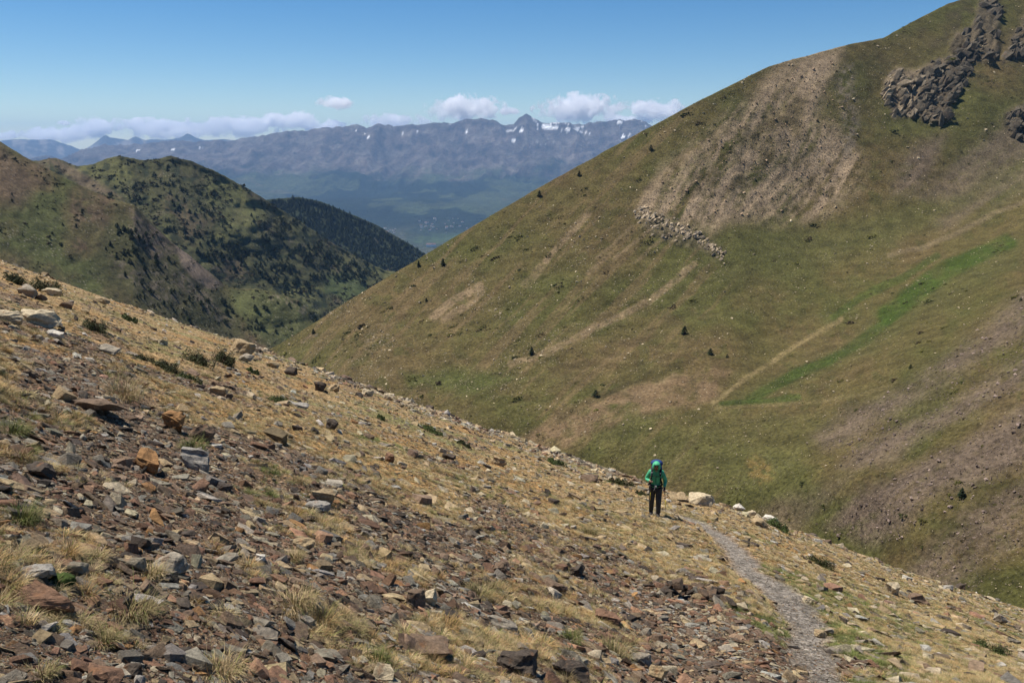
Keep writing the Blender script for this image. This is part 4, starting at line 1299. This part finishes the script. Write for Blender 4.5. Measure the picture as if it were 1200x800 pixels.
for i, (u, v, hp, lab) in enumerate(LONE):
    p = on_grid(MT, u, v + hp * 0.45)
    H = hp * p[1] / FPX * 1.15
    root = link("pine_tree", None, None, None, tuple(p - np.array((0, 0, 0.15))), (0, 0, i * 1.3), (H * 1.5, H * 1.5, H), label=lab, category="tree")
    c, t = PINES[i % 4]
    link("crown", c, None, root); link("trunk", t, None, root)

rng = np.random.default_rng(404)


def pines_on(g, boxes, group, label, n_max):
    """boxes: u0, v0, u1, v1, count, pixel height"""
    pu, pv = uv_of(g)
    made = 0; extra = []
    for (poly, cnt, hp) in boxes:
        us = [p[0] for p in poly]; vs = [p[1] for p in poly]
        k = 0; guard = 0
        while k < cnt and guard < cnt * 30:
            guard += 1
            u, v = rng.uniform(min(us), max(us)), rng.uniform(min(vs), max(vs))
            if poly_sd(np.array([u]), np.array([v]), poly)[0] < 0 or fbm(np.array([u / 16]), np.array([v / 12]), 3, 9)[0] < -0.12: continue
            p = on_grid(g, u, v)
            pp = project(*p)
            if abs(pp[0] - u) > 4 or abs(pp[1] - v) > 4: continue
            H = hp * rng.uniform(0.6, 1.3) * p[1] / FPX
            k += 1
            if made < n_max:
                made += 1
                w = H * rng.uniform(1.2, 2.2)
                link("pine_tree", PINE_ONE[rng.integers(0, 4)], None, None, tuple(p - np.array((0, 0, H * 0.03))), (0, 0, rng.uniform(0, 6.28)), (w, w, H), label=label, category="tree", group=group)
            else:
                extra.append((p, H))
    return extra


ex1 = pines_on(GA, [([(120, 268), (160, 258), (200, 305), (260, 350), (290, 385), (230, 395), (150, 345)], 75, 5), ([(10, 225), (120, 240), (140, 300), (20, 280)], 12, 3.5), ([(285, 355), (340, 350), (375, 378), (340, 400), (300, 395)], 16, 4.5)],
               "pines on the grassy hill", "small dark pine on the olive grassy hill", 103)
ex2 = pines_on(GB, [([(110, 195), (200, 188), (250, 215), (260, 260), (200, 265), (140, 225)], 90, 3.6), ([(250, 205), (330, 248), (440, 315), (430, 335), (370, 330), (300, 300), (250, 270)], 80, 4), ([(180, 265), (250, 275), (330, 310), (380, 345), (330, 345), (250, 310)], 120, 4.8)],
               "pines on the rocky ridge", "small dark pine on the rocky ridge behind the grassy hill", 165)
C_PINE = proto_collection("pine_shapes", PINE_ONE)
wood = list(ex1) + list(ex2)
boxes = [(GB, [(300, 268), (440, 318), (445, 335), (385, 325), (340, 340), (300, 320)], 320, 4.6), (GB, [(330, 250), (470, 322), (455, 340), (400, 318), (330, 290)], 220, 4.4),
         (GC, [(300, 240), (350, 232), (400, 247), (500, 299), (500, 330), (420, 330), (320, 290)], 2600, 3.2)]
for g, poly, cnt, hp in boxes:
    P_ = g['P'].reshape(-1, 3); pu, pv = uv_of(g)
    inside = np.where((poly_sd(pu.reshape(-1), pv.reshape(-1), poly) > -1) & g['sel'].reshape(-1))[0]
    for k in rng.choice(inside, cnt):
        p = P_[k]
        if g is GB and fbm(np.array([pu.reshape(-1)[k] / 12]), np.array([pv.reshape(-1)[k] / 9]), 3, 19)[0] < -0.05: continue
        wood.append((p + np.array((rng.normal(0, 3), rng.normal(0, 3), 0)), hp * rng.uniform(0.6, 1.3) * p[1] / FPX))
wp = np.array([w[0] for w in wood]); wh = np.array([w[1] for w in wood]); n = len(wood)
wp[:, 2] -= wh * 0.06
scatter("pine_forest", C_PINE, wp, np.stack([np.zeros(n), np.zeros(n), rng.uniform(0, 6.28, n)], -1), np.stack([wh * 1.7, wh * 1.7, wh], -1), rng.integers(0, 4, n), np.zeros((n, 3)), "dark pine forest covering the far side valley", "forest")

# ------------------------------------------------------------------ stones and low shrubs strewn over the facing mountain
P_ = MT['P'].reshape(-1, 3); pu, pv = [q.reshape(-1) for q in uv_of(MT)]
ok = np.where(MT['sel'].reshape(-1) & (pu > 290) & (pu < 1230) & (pv > -10))[0]
k = rng.choice(ok, 70000)
bias = np.clip(0.16 + 0.8 * sstep(-0.05, 0.4, fbm(pu[k] / 40, pv[k] / 30, 4, 701)), 0, 1) * np.where(pu[k] > 700, 0.6, 1.0)
bias = np.maximum(bias, sstep(30, 0, seg_dist(pu[k], pv[k], [(600, 425), (700, 383), (815, 312)])[0]))
in_p = np.maximum(sstep(-8, 4, poly_sd(pu[k], pv[k], [(972, 622), (1050, 560), (1205, 475), (1205, 545), (1065, 625), (1030, 640)])), sstep(-8, 4, poly_sd(pu[k], pv[k], [(955, 512), (1100, 425), (1205, 340), (1205, 450), (1010, 548)])))
in_p = np.maximum(in_p, sstep(-8, 4, poly_sd(pu[k], pv[k], [(1130, 600), (1205, 555), (1205, 640), (1100, 720), (1050, 700)])))
in_t = sstep(-5, 5, poly_sd(pu[k], pv[k], [(742, 240), (862, 128), (935, 75), (985, 70), (1012, 195), (965, 250), (860, 260), (800, 262)]))
bias = np.maximum(bias, np.maximum(in_p, in_t))
kk = rng.uniform(0, 1, len(k)) < bias
k, in_p, in_t = k[kk], in_p[kk], in_t[kk]
n = len(k)
pxs = np.minimum(0.75 * rng.uniform(0, 1, n) ** (-1 / 2.9), 3.8)
pxs = pxs * np.where(in_p > .5, 1.45, 1.0)
s = pxs * P_[k, 1] / FPX
tc_ = np.where((in_p > .5)[:, None], np.array((0.175, 0.132, 0.108)), np.where((in_t > .5)[:, None], np.array((0.27, 0.19, 0.125)), np.array((0.32, 0.26, 0.17)))) * np.exp(rng.normal(0, 0.35, (n, 1)))
# angular blocks that make up the crags
cr = crag.reshape(-1)
kc_ = rng.choice(ok, 160000)
kc_ = kc_[rng.uniform(0, 1, len(kc_)) < np.clip(cr[kc_] - 0.25, 0, 1) * (fbm(pu[kc_] / 9, pv[kc_] / 7, 3, 707) > -0.12) * np.where(pv[kc_] > 240, 0.35, 0.55)][:520]
ld = [(742, 248), (760, 252), (785, 263), (812, 276), (832, 287), (846, 300)]
lk = np.array([int(np.argmin((pu - (np.interp(t_, range(6), [q[0] for q in ld]) + rng.normal(0, 3))) ** 2 + (pv - (np.interp(t_, range(6), [q[1] for q in ld]) + rng.normal(0, 4))) ** 2)) for t_ in rng.uniform(0, 5, 190)])
kc_ = np.r_[kc_, lk]
nc_ = len(kc_)
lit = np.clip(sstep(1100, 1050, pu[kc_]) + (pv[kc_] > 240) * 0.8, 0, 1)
tcr = np.array((0.066, 0.054, 0.038)) * (1 - lit[:, None]) + np.where((pv[kc_] > 240)[:, None], np.array((0.33, 0.26, 0.175)), np.array((0.165, 0.13, 0.088))) * lit[:, None]  # sunlit and shaded sides of the crag put into the block tints
k = np.r_[k, kc_]
pxs = np.r_[pxs, rng.uniform(4.0, 13.0, nc_) * np.where(pv[kc_] > 240, 0.45, 1.0)]
s = pxs * P_[k, 1] / FPX
tc_ = np.r_[tc_, tcr * np.exp(rng.normal(0, 0.3, (nc_, 1)))]
n = len(k)
jit = rng.normal(0, 1.1, (n, 2))
pp = P_[k].copy()
pp[:, :2] += jit * 0.4
is_c = np.arange(n) >= n - nc_
rx_ = np.where(is_c, rng.normal(0.9, .22, n), rng.normal(0, .3, n)); ry_ = np.where(is_c, rng.normal(-0.75, .25, n), rng.normal(-.3, .3, n)); rz_ = np.where(is_c, rng.normal(0.3, .35, n), rng.uniform(0, 6.28, n))
fz_ = np.where(is_c, rng.uniform(1.0, 1.9, n), 1.0)
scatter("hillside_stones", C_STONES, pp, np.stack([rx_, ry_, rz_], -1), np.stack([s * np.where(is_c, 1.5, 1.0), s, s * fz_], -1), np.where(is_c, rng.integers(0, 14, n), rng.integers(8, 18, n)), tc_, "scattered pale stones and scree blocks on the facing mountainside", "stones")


def tuftball(seed):
    crown, _ = shrub_meshes(seed, 1, 1, 0.4, 60, 0.13)
    m, nt, b = new_mat("hill shrub leaf"); matte(b, 0.85, 0.1)
    at = nt.nodes.new("ShaderNodeAttribute"); at.attribute_type = 'INSTANCER'; at.attribute_name = "tint"
    nt.links.new(at.outputs["Color"], b.inputs["Base Color"])
    crown.materials.append(m)
    return crown


C_BALL = proto_collection("bush_shapes", [tuftball(i) for i in range(3)])
k = rng.choice(ok, 22000)
bias = sstep(0.05, 0.5, fbm(pu[k] / 34, pv[k] / 16, 4, 711)) + 0.03
kk = rng.uniform(0, 1, len(k)) < bias
k = k[kk]; n = len(k)
s = np.minimum(1.2 * rng.uniform(0, 1, n) ** (-1 / 2.2), 13) * P_[k, 1] / FPX
tcol = np.array([(0.045, 0.050, 0.016), (0.075, 0.072, 0.018), (0.055, 0.042, 0.022)])[rng.integers(0, 3, n)] * np.exp(rng.normal(0, .25, (n, 1)))
scatter("hillside_bushes", C_BALL, P_[k] - np.array((0, 0, 0.05)), np.stack([np.zeros(n), rng.normal(-.3, .1, n), rng.uniform(-.5, .5, n)], -1), np.stack([s, s * 0.8, s * .6], -1), rng.integers(0, 3, n), tcol, "low dark bushes dotted over the facing mountainside", "bushes")

for g_, nm, lab_, n_, cell in ((GB, "ridge_scrub", "dark low scrub growing over the rocky ridge", 5200, 14), (GA, "hill_scrub", "dark low scrub patches on the olive grassy hill", 1500, 22)):
    Pg = g_['P'].reshape(-1, 3); gu_, gv_ = [q.reshape(-1) for q in uv_of(g_)]
    okg = np.where(g_['sel'].reshape(-1) & (gu_ > -20) & (gu_ < 500))[0]
    k = rng.choice(okg, n_ * 3)
    k = k[rng.uniform(0, 1, len(k)) < sstep(-0.05, 0.35, fbm(gu_[k] / cell, gv_[k] / cell * 1.4, 4, 721) + (0.0 if g_ is GB else -0.12 + 0.25 * sstep(90, 170, gu_[k])))][:n_]
    n = len(k)
    s = np.minimum(1.5 * rng.uniform(0, 1, n) ** (-1 / 2.2), 7) * Pg[k, 1] / FPX
    tcol = np.array([(0.026, 0.030, 0.012), (0.036, 0.038, 0.014), (0.045, 0.036, 0.020)])[rng.integers(0, 3, n)] * np.exp(rng.normal(0, .25, (n, 1)))
    scatter(nm, C_BALL, Pg[k] - np.array((0, 0, 0.2)), np.stack([np.zeros(n), np.zeros(n), rng.uniform(0, 6.28, n)], -1), np.stack([s, s, s * 0.9], -1), rng.integers(0, 3, n), tcol, lab_, "scrub")

# ================================================================== houses of the far town
M_wall_h = plain_mat("house render", (0.75, 0.70, 0.62), 0.9, 0.1, 0.15, 0.05)
M_roof_h = plain_mat("house roof", (0.16, 0.10, 0.08), 0.9, 0.1, 0.2, 0.05)


def house_mesh():
    bm = bmesh.new()
    vs = [bm.verts.new(c) for c in ((-.5, -.35, 0), (.5, -.35, 0), (.5, .35, 0), (-.5, .35, 0), (-.5, -.35, .5), (.5, -.35, .5), (.5, .35, .5), (-.5, .35, .5), (-.5, 0, .8), (.5, 0, .8))]
    for f in ((0, 1, 5, 4), (2, 3, 7, 6), (3, 0, 4, 8, 7), (1, 2, 6, 9, 5)):
        bm.faces.new([vs[i] for i in f])
    r = [bm.faces.new([vs[i] for i in f]) for f in ((4, 5, 9, 8), (6, 7, 8, 9))]
    for f in r: f.material_index = 1
    me = bm_mesh("house", bm); me.materials.append(M_wall_h); me.materials.append(M_roof_h)
    return me


HM = house_mesh()
rg = random.Random(3)
for i in range(46):
    if i < 8: u, v = rg.uniform(446, 466), rg.uniform(268, 273)
    elif i < 43: u, v = rg.uniform(488, 546), 264 + rg.gauss(0, 3.5)
    else: u, v = 506 + rg.uniform(-3, 3), 289
    p = on_grid(GF, u, v)
    s = rg.uniform(14, 34) if i < 43 else 60
    link("house", HM, None, None, (p[0] + rg.uniform(-20, 20), p[1] + rg.uniform(-20, 20), p[2] - 1), (0, 0, rg.uniform(-.6, .6)), (s, s, s * .8), label="tiny pale house of the far town on the valley plain" if i < 43 else "larger pale building standing apart on the far valley plain", category="house",
         group="houses of the far town" if i < 43 else "large buildings on the far plain")

# ================================================================== the hiker
M_skin = plain_mat("skin", (0.36, 0.20, 0.14), 0.6, 0.3, 0.1, 12)
M_jacket = plain_mat("green jacket", (0.065, 0.38, 0.20), 0.65, 0.3, 0.22, 7, 0.02)
M_trous = plain_mat("charcoal trousers", (0.040, 0.042, 0.046), 0.85, 0.2, 0.3, 9, 0.02)
M_boot = plain_mat("boot leather", (0.03, 0.028, 0.027), 0.7, 0.3, 0.3, 14)
M_pack = plain_mat("blue pack cloth", (0.018, 0.045, 0.16), 0.75, 0.25, 0.25, 8, 0.01)
M_strap = plain_mat("black webbing", (0.012, 0.014, 0.02), 0.8, 0.2, 0.2, 20)
M_buckle = plain_mat("grey buckle", (0.45, 0.47, 0.48), 0.4, 0.5, 0.1, 20)
M_pole = plain_mat("dark pole tube", (0.03, 0.03, 0.035), 0.35, 0.5, 0.1, 20)
M_poley = plain_mat("yellow pole section", (0.55, 0.45, 0.04), 0.4, 0.5, 0.1, 20)
M_eye = plain_mat("eye", (0.03, 0.02, 0.02), 0.3, 0.5, 0.05, 20)


def skin_mesh(name, chains, sub=2):
    """chains of (x, y, z, r) sharing joints by position -> one smooth skinned mesh"""
    verts, radii, edges, key = [], [], [], {}
    for ch in chains:
        prev = None
        for p in ch:
            k = (round(p[0], 3), round(p[1], 3), round(p[2], 3))
            if k not in key:
                key[k] = len(verts); verts.append(p[:3]); radii.append((p[3], p[4] if len(p) > 4 else p[3]))
            i = key[k]
            if prev is not None and prev != i: edges.append((prev, i))
            prev = i
    me = bpy.data.meshes.new(name)
    me.from_pydata(verts, edges, [])
    o = bpy.data.objects.new(name, me); COL.objects.link(o)
    md = o.modifiers.new("skin", 'SKIN'); md.use_smooth_shade = True
    for i, r in enumerate(radii):
        me.skin_vertices[0].data[i].radius = r
    me.skin_vertices[0].data[0].use_root = True
    sb = o.modifiers.new("sub", 'SUBSURF'); sb.levels = sub; sb.render_levels = sub
    dg = bpy.context.evaluated_depsgraph_get()
    out = bpy.data.meshes.new_from_object(o.evaluated_get(dg))
    bpy.data.objects.remove(o)
    out.name = name
    for p in out.polygons: p.use_smooth = True
    return out


def tube_mesh(name, pts, r, seg=8, flat=1.0):
    bm = bmesh.new()
    rings = []
    P3 = [Vector(p) for p in pts]
    for i, p in enumerate(P3):
        d = (P3[min(i + 1, len(P3) - 1)] - P3[max(i - 1, 0)]).normalized()
        q = d.to_track_quat('Z', 'Y')
        rr_ = r[i] if isinstance(r, (list, tuple)) else r
        rings.append([bm.verts.new(p + q @ Vector((math.cos(t) * rr_, math.sin(t) * rr_ * flat, 0))) for t in [6.28318 * k / seg for k in range(seg)]])
    for a_r, b_r in zip(rings, rings[1:]):
        for k in range(seg):
            bm.faces.new((a_r[k], a_r[(k + 1) % seg], b_r[(k + 1) % seg], b_r[k]))
    bm.faces.new(rings[0][::-1]); bm.faces.new(rings[-1])
    return bm_mesh(name, bm, True)


px0, py0, pz0 = ground_at(767, 603.5)
gz = lambda lx, ly: float(zfg(np.array(px0 + lx), np.array(py0 + ly))) - pz0
fR, fL = gz(-0.10, 0.10), gz(0.10, -0.16)
hiker = link("person", None, None, None, (px0, py0, pz0), (0, 0, R(-12)), (0.92, 0.92, 0.92), label="hiker in a green hooded jacket and dark trousers walking up the footpath", category="person")
pel = (0, 0.03, 0.93, 0.14, 0.10)
hand = lambda c, d, s: [[c, (c[0] + d[0] * .035 + o * .02 * s, c[1] + d[1] * .035, c[2] + d[2] * .035, .011), (c[0] + d[0] * .06 + o * .021 * s, c[1] + d[1] * .06 - .012, c[2] + d[2] * .06 - .01, .0095), (c[0] + d[0] * .05 + o * .020 * s, c[1] + d[1] * .05 - .01, c[2] + d[2] * .05 - .04 - .006 * (1 - abs(o)), .0085)] for o in (-1.3, -.45, .45, 1.25)] + \
    [[c, (c[0] - .03 * s, c[1] - .02, c[2] + .015, .012), (c[0] - .035 * s, c[1] - .05, c[2] + .005, .010)]]
hr, hl = (-0.145, -0.235, 1.20, .030), (0.262, -0.205, 0.955, .030)
body = skin_mesh("body", [
    [pel, (0, 0.03, 1.10, .12, .09), (0, 0.02, 1.30, .14, .10), (0, -0.005, 1.44, .06), (0, -0.03, 1.505, .055), (0, -0.06, 1.56, .068, .085), (0, -0.065, 1.615, .076, .092), (0, -0.05, 1.68, .055, .065)],
    [(0, -0.06, 1.56, .068, .085), (0, -0.15, 1.575, .014)],
    [(0, 0.02, 1.30, .14, .10), (-0.18, 0.02, 1.39, .062), (-0.275, 0.03, 1.13, .046), (-0.17, -0.19, 1.17, .031), hr],
    [(0, 0.02, 1.30, .14, .10), (0.18, 0.02, 1.39, .062), (0.27, 0.03, 1.13, .046), (0.262, -0.16, 0.985, .031), hl],
    *hand(hr, (0.5, -0.85, 0.1), 1), *hand(hl, (0, -0.95, -0.2), -1),
    [pel, (-0.095, 0.03, .86, .085), (-0.105, -0.01, .49, .062), (-0.105, 0.09, .10 + fR, .040), (-0.108, 0.03, .055 + fR, .024)],
    [pel, (0.095, 0.02, .86, .085), (0.105, -0.14, .50, .062), (0.105, -0.15, .10 + fL, .040), (0.108, -0.21, .055 + fL, .024)]], 2)
link("body", body, M_skin, hiker)
jac = skin_mesh("jacket", [
    [(0, 0.03, 0.86, .165, .125), (0, 0.03, 0.98, .155, .12), (0, 0.03, 1.12, .15, .115), (0, 0.02, 1.28, .17, .125), (0, 0.005, 1.41, .10, .085), (0, -0.01, 1.46, .08)],
    [(0, 0.02, 1.28, .17, .125), (-0.185, 0.02, 1.385, .082), (-0.285, 0.03, 1.13, .066), (-0.19, -0.15, 1.16, .048), (-0.17, -0.19, 1.17, .042)],
    [(0, 0.02, 1.28, .17, .125), (0.185, 0.02, 1.385, .082), (0.28, 0.03, 1.13, .066), (0.264, -0.12, 1.02, .048), (0.262, -0.16, 0.985, .042)]], 2)
jacket = link("jacket", jac, M_jacket, hiker)
tro = skin_mesh("trousers", [
    [(0, 0.03, .94, .15, .115), (-0.094, 0.03, .85, .118), (-0.106, 0.0, .50, .088), (-0.110, 0.085, .17 + fR, .074), (-0.110, 0.09, .09 + fR, .072)],
    [(0, 0.03, .94, .15, .115), (0.094, 0.02, .85, .118), (0.106, -0.13, .50, .088), (0.110, -0.15, .17 + fL, .074), (0.110, -0.15, .09 + fL, .072)]], 2)
link("trousers", tro, M_trous, hiker)
for sx, ay, fz in ((-0.106, 0.09, fR), (0.106, -0.15, fL)):
    bt = skin_mesh("boot", [[(sx, ay + .01, .14 + fz, .055), (sx, ay, .06 + fz, .066), (sx * 1.05, ay - .10, .050 + fz, .060, .050), (sx * 1.08, ay - .20, .042 + fz, .052, .042)]], 2)
    link("boot", bt, M_boot, hiker)
# hood: a shell open at the front
bm = bmesh.new()
bmesh.ops.create_uvsphere(bm, u_segments=24, v_segments=16, radius=1.0)
kill = []
for f in bm.faces:
    c = f.calc_center_median()
    if c.y < -0.62 and c.z < 0.50 and abs(c.x) < 0.55: kill.append(f)
bmesh.ops.delete(bm, geom=kill, context='FACES')
for v in bm.verts:
    t = max(0.0, -v.co.z)
    v.co = Vector((v.co.x * (0.125 + 0.02 * t), v.co.y * (0.155 - 0.02 * t) - 0.045 - (0.035 if v.co.y < -.5 and v.co.z > .3 else 0), v.co.z * 0.15 + 1.60))
hood = link("hood", bm_mesh("hood", bm, True), M_jacket, hiker)
hood.modifiers.new("thick", 'SOLIDIFY').thickness = 0.012
for sx in (-0.03, 0.03):
    bm = bmesh.new(); bmesh.ops.create_uvsphere(bm, u_segments=8, v_segments=6, radius=0.011)
    link("eye", bm_mesh("eye", bm, True), M_eye, hiker, (sx, -0.148, 1.605))
link("mouth", tube_mesh("mouth", [(-.022, -.138, 1.545), (0, -.146, 1.543), (.022, -.138, 1.545)], 0.005, 6), M_eye, hiker)
link("zip", tube_mesh("zip", [(0, -.105, 1.44), (0, -.112, 1.30), (0, -.092, 1.12), (0, -.10, .90)], 0.005, 6), M_strap, hiker)

pack = link("backpack", None, None, None, (px0, py0, pz0), (0, 0, R(-12)), (0.92, 0.92, 0.92), label="tall dark blue backpack worn by the hiker over the green jacket", category="backpack")
bm = bmesh.new()
bmesh.ops.create_cube(bm, size=1.0)
bmesh.ops.subdivide_edges(bm, edges=bm.edges, cuts=4, use_grid_fill=True)
for v in bm.verts:
    v.co = v.co * 0.72 + v.co.normalized() * 0.5 * 0.35
    bul = 1 - 0.25 * abs(v.co.z * 2)
    v.co = Vector((v.co.x * 0.36 * bul + 0, v.co.y * 0.26 * bul + 0.27, v.co.z * 0.66 + 1.25))
link("main_bag", bm_mesh("main_bag", bm, True), M_pack, pack)
bm = bmesh.new(); bmesh.ops.create_uvsphere(bm, u_segments=20, v_segments=12, radius=1.0)
for v in bm.verts: v.co = Vector((v.co.x * 0.185, v.co.y * 0.14 + 0.20, v.co.z * 0.11 + 1.60))
link("top_lid", bm_mesh("top_lid", bm, True), M_pack, pack)
for s in (-1, 1):
    sp = [(s * .10, .16, 1.47), (s * .115, .05, 1.50), (s * .125, -.06, 1.465), (s * .13, -.115, 1.36), (s * .14, -.115, 1.22), (s * .165, -.06, 1.10), (s * .18, .08, 1.05)]
    st = link("shoulder_strap", tube_mesh("shoulder_strap", sp, 0.030, 8, 0.45), M_strap, pack)
    link("buckle", box_mesh("buckle", (s * .125 - .015, -.145, 1.40), (s * .125 + .015, -.128, 1.43)), M_buckle, st)
hb = [(math.sin(t) * 0.185, 0.03 - math.cos(t) * 0.145, 1.0 - 0.015 * math.cos(t)) for t in np.linspace(-2.6, 2.6, 21)]
belt = link("hip_belt", tube_mesh("hip_belt", hb, 0.030, 8, 0.5), M_strap, pack)
link("belt_buckle", box_mesh("belt_buckle", (-.035, -.155, .955), (.035, -.132, 1.01)), M_buckle, belt)
link("belt_strap", tube_mesh("belt_strap", [(-.01, -.145, .96), (-.03, -.14, .90), (-.05, -.135, .85)], 0.009, 6), M_buckle, belt)
link("chest_strap", tube_mesh("chest_strap", [(-.13, -.118, 1.31), (0, -.135, 1.30), (.13, -.118, 1.31)], 0.010, 6), M_strap, pack)


def pole(top, tip, label):
    a_p, b_p = Vector(top), Vector(tip)
    o = link("trekking_pole", None, None, None, (px0, py0, pz0), (0, 0, R(-12)), (0.92, 0.92, 0.92), label=label, category="trekking pole", group=None)
    f = lambda t: tuple(a_p.lerp(b_p, t))
    g = link("grip", tube_mesh("grip", [f(0), f(.02), f(.10), f(.14)], [.016, .019, .016, .015], 8), M_strap, o)
    link("upper_shaft", tube_mesh("upper_shaft", [f(.14), f(.38)], .0095, 8), M_pole, o)
    link("middle_shaft", tube_mesh("middle_shaft", [f(.38), f(.62)], .0085, 8), M_poley, o)
    link("lower_shaft", tube_mesh("lower_shaft", [f(.62), f(1)], .007, 8), M_pole, o)
    link("basket", tube_mesh("basket", [f(.93), f(.945)], [.03, .026], 10), M_strap, o)
    return o


tz = gz(0.40, -0.34) - 0.0
pole((0.262, -0.235, 1.02), (0.37, -0.42, gz(0.37, -0.42) + 0.005), "trekking pole with a yellow section planted by the hiker's lowered hand")
pole((-0.135, -0.275, 1.26), (-0.155, 0.03, gz(-.155, 0.03) + 0.02), "trekking pole tucked along the hiker's side under the raised hand")

# ================================================================== clouds behind the range
mc = bpy.data.materials.new("cloud vapour")
mc.use_nodes = True
nt = mc.node_tree
nt.nodes.clear()
tc = nt.nodes.new("ShaderNodeTexCoord")
geo = nt.nodes.new("ShaderNodeNewGeometry")
ln = nt.nodes.new("ShaderNodeVectorMath"); ln.operation = 'LENGTH'
nt.links.new(tc.outputs["Object"], ln.inputs[0])
fall = maprange(nt, ln.outputs["Value"], 0.15, 1.0, 0.52, -0.45)
nz = noise_node(nt, 0.0016, 8, 0.62, geo.outputs["Position"])
ad = nt.nodes.new("ShaderNodeMath"); ad.operation = 'ADD'
nt.links.new(fall, ad.inputs[0])
nt.links.new(maprange(nt, nz.outputs[0], 0.28, 0.72, -0.95, 0.95), ad.inputs[1])
dens = maprange(nt, ad.outputs[0], 0.03, 0.30, 0.0, 0.0048)
vp = nt.nodes.new("ShaderNodeVolumePrincipled")
vp.inputs["Color"].default_value = (0.96, 0.97, 1.0, 1)
vp.inputs["Anisotropy"].default_value = 0.45
nt.links.new(dens, vp.inputs["Density"])
oc = nt.nodes.new("ShaderNodeOutputMaterial")
nt.links.new(vp.outputs[0], oc.inputs["Volume"])
try:
    mc.cycles.volume_step_rate = 0.5
except Exception:
    pass
CLOUDS = [(4, 159, 46, 12, "low cloud at the end of the band by the grassy hill"), (66, 158, 96, 22, "long low cloud bank lying on the jagged blue peaks"), (116, 147, 66, 24, "ragged grey cloud above the jagged blue peaks"), (73, 144, 16, 7, "tiny loose cloud wisp beside the ragged grey cloud"),
          (195, 151, 120, 30, "broad grey lavender cloud bank behind the rocky ridge"), (280, 149, 110, 30, "cloud bank in the middle of the low band"), (345, 142, 74, 26, "bright white cumulus rising from the low band"), (385, 148, 70, 18, "low cloud tucked behind the high range"),
          (393, 121, 48, 18, "small dark cloud floating alone over the range"), (462, 142, 84, 20, "thin flat cloud behind the rounded summit"), (545, 127, 92, 36, "grey cumulus over the reddish flat summit"), (597, 131, 34, 12, "small wisp between the cumulus clouds"),
          (682, 127, 106, 40, "big lavender cumulus above the snow patches"), (772, 130, 84, 30, "white cumulus behind the grassy spur"), (730, 139, 70, 16, "low cloud joining the two cumulus clouds")]
for i, (u, v, w, h, lab) in enumerate(CLOUDS):
    yc = 37000 + (i * 613) % 2600
    a_c, s_c = ray(u, v)
    kc = yc / FPX
    bm = bmesh.new()
    bmesh.ops.create_icosphere(bm, subdivisions=3, radius=1.0)
    link("cloud", bm_mesh("cloud", bm), mc, None, (a_c * yc, yc, s_c * yc), None, (w * kc * 0.56, w * kc * 0.4 + 500, h * kc * 0.48), label=lab, category="cloud", group="clouds above the range")
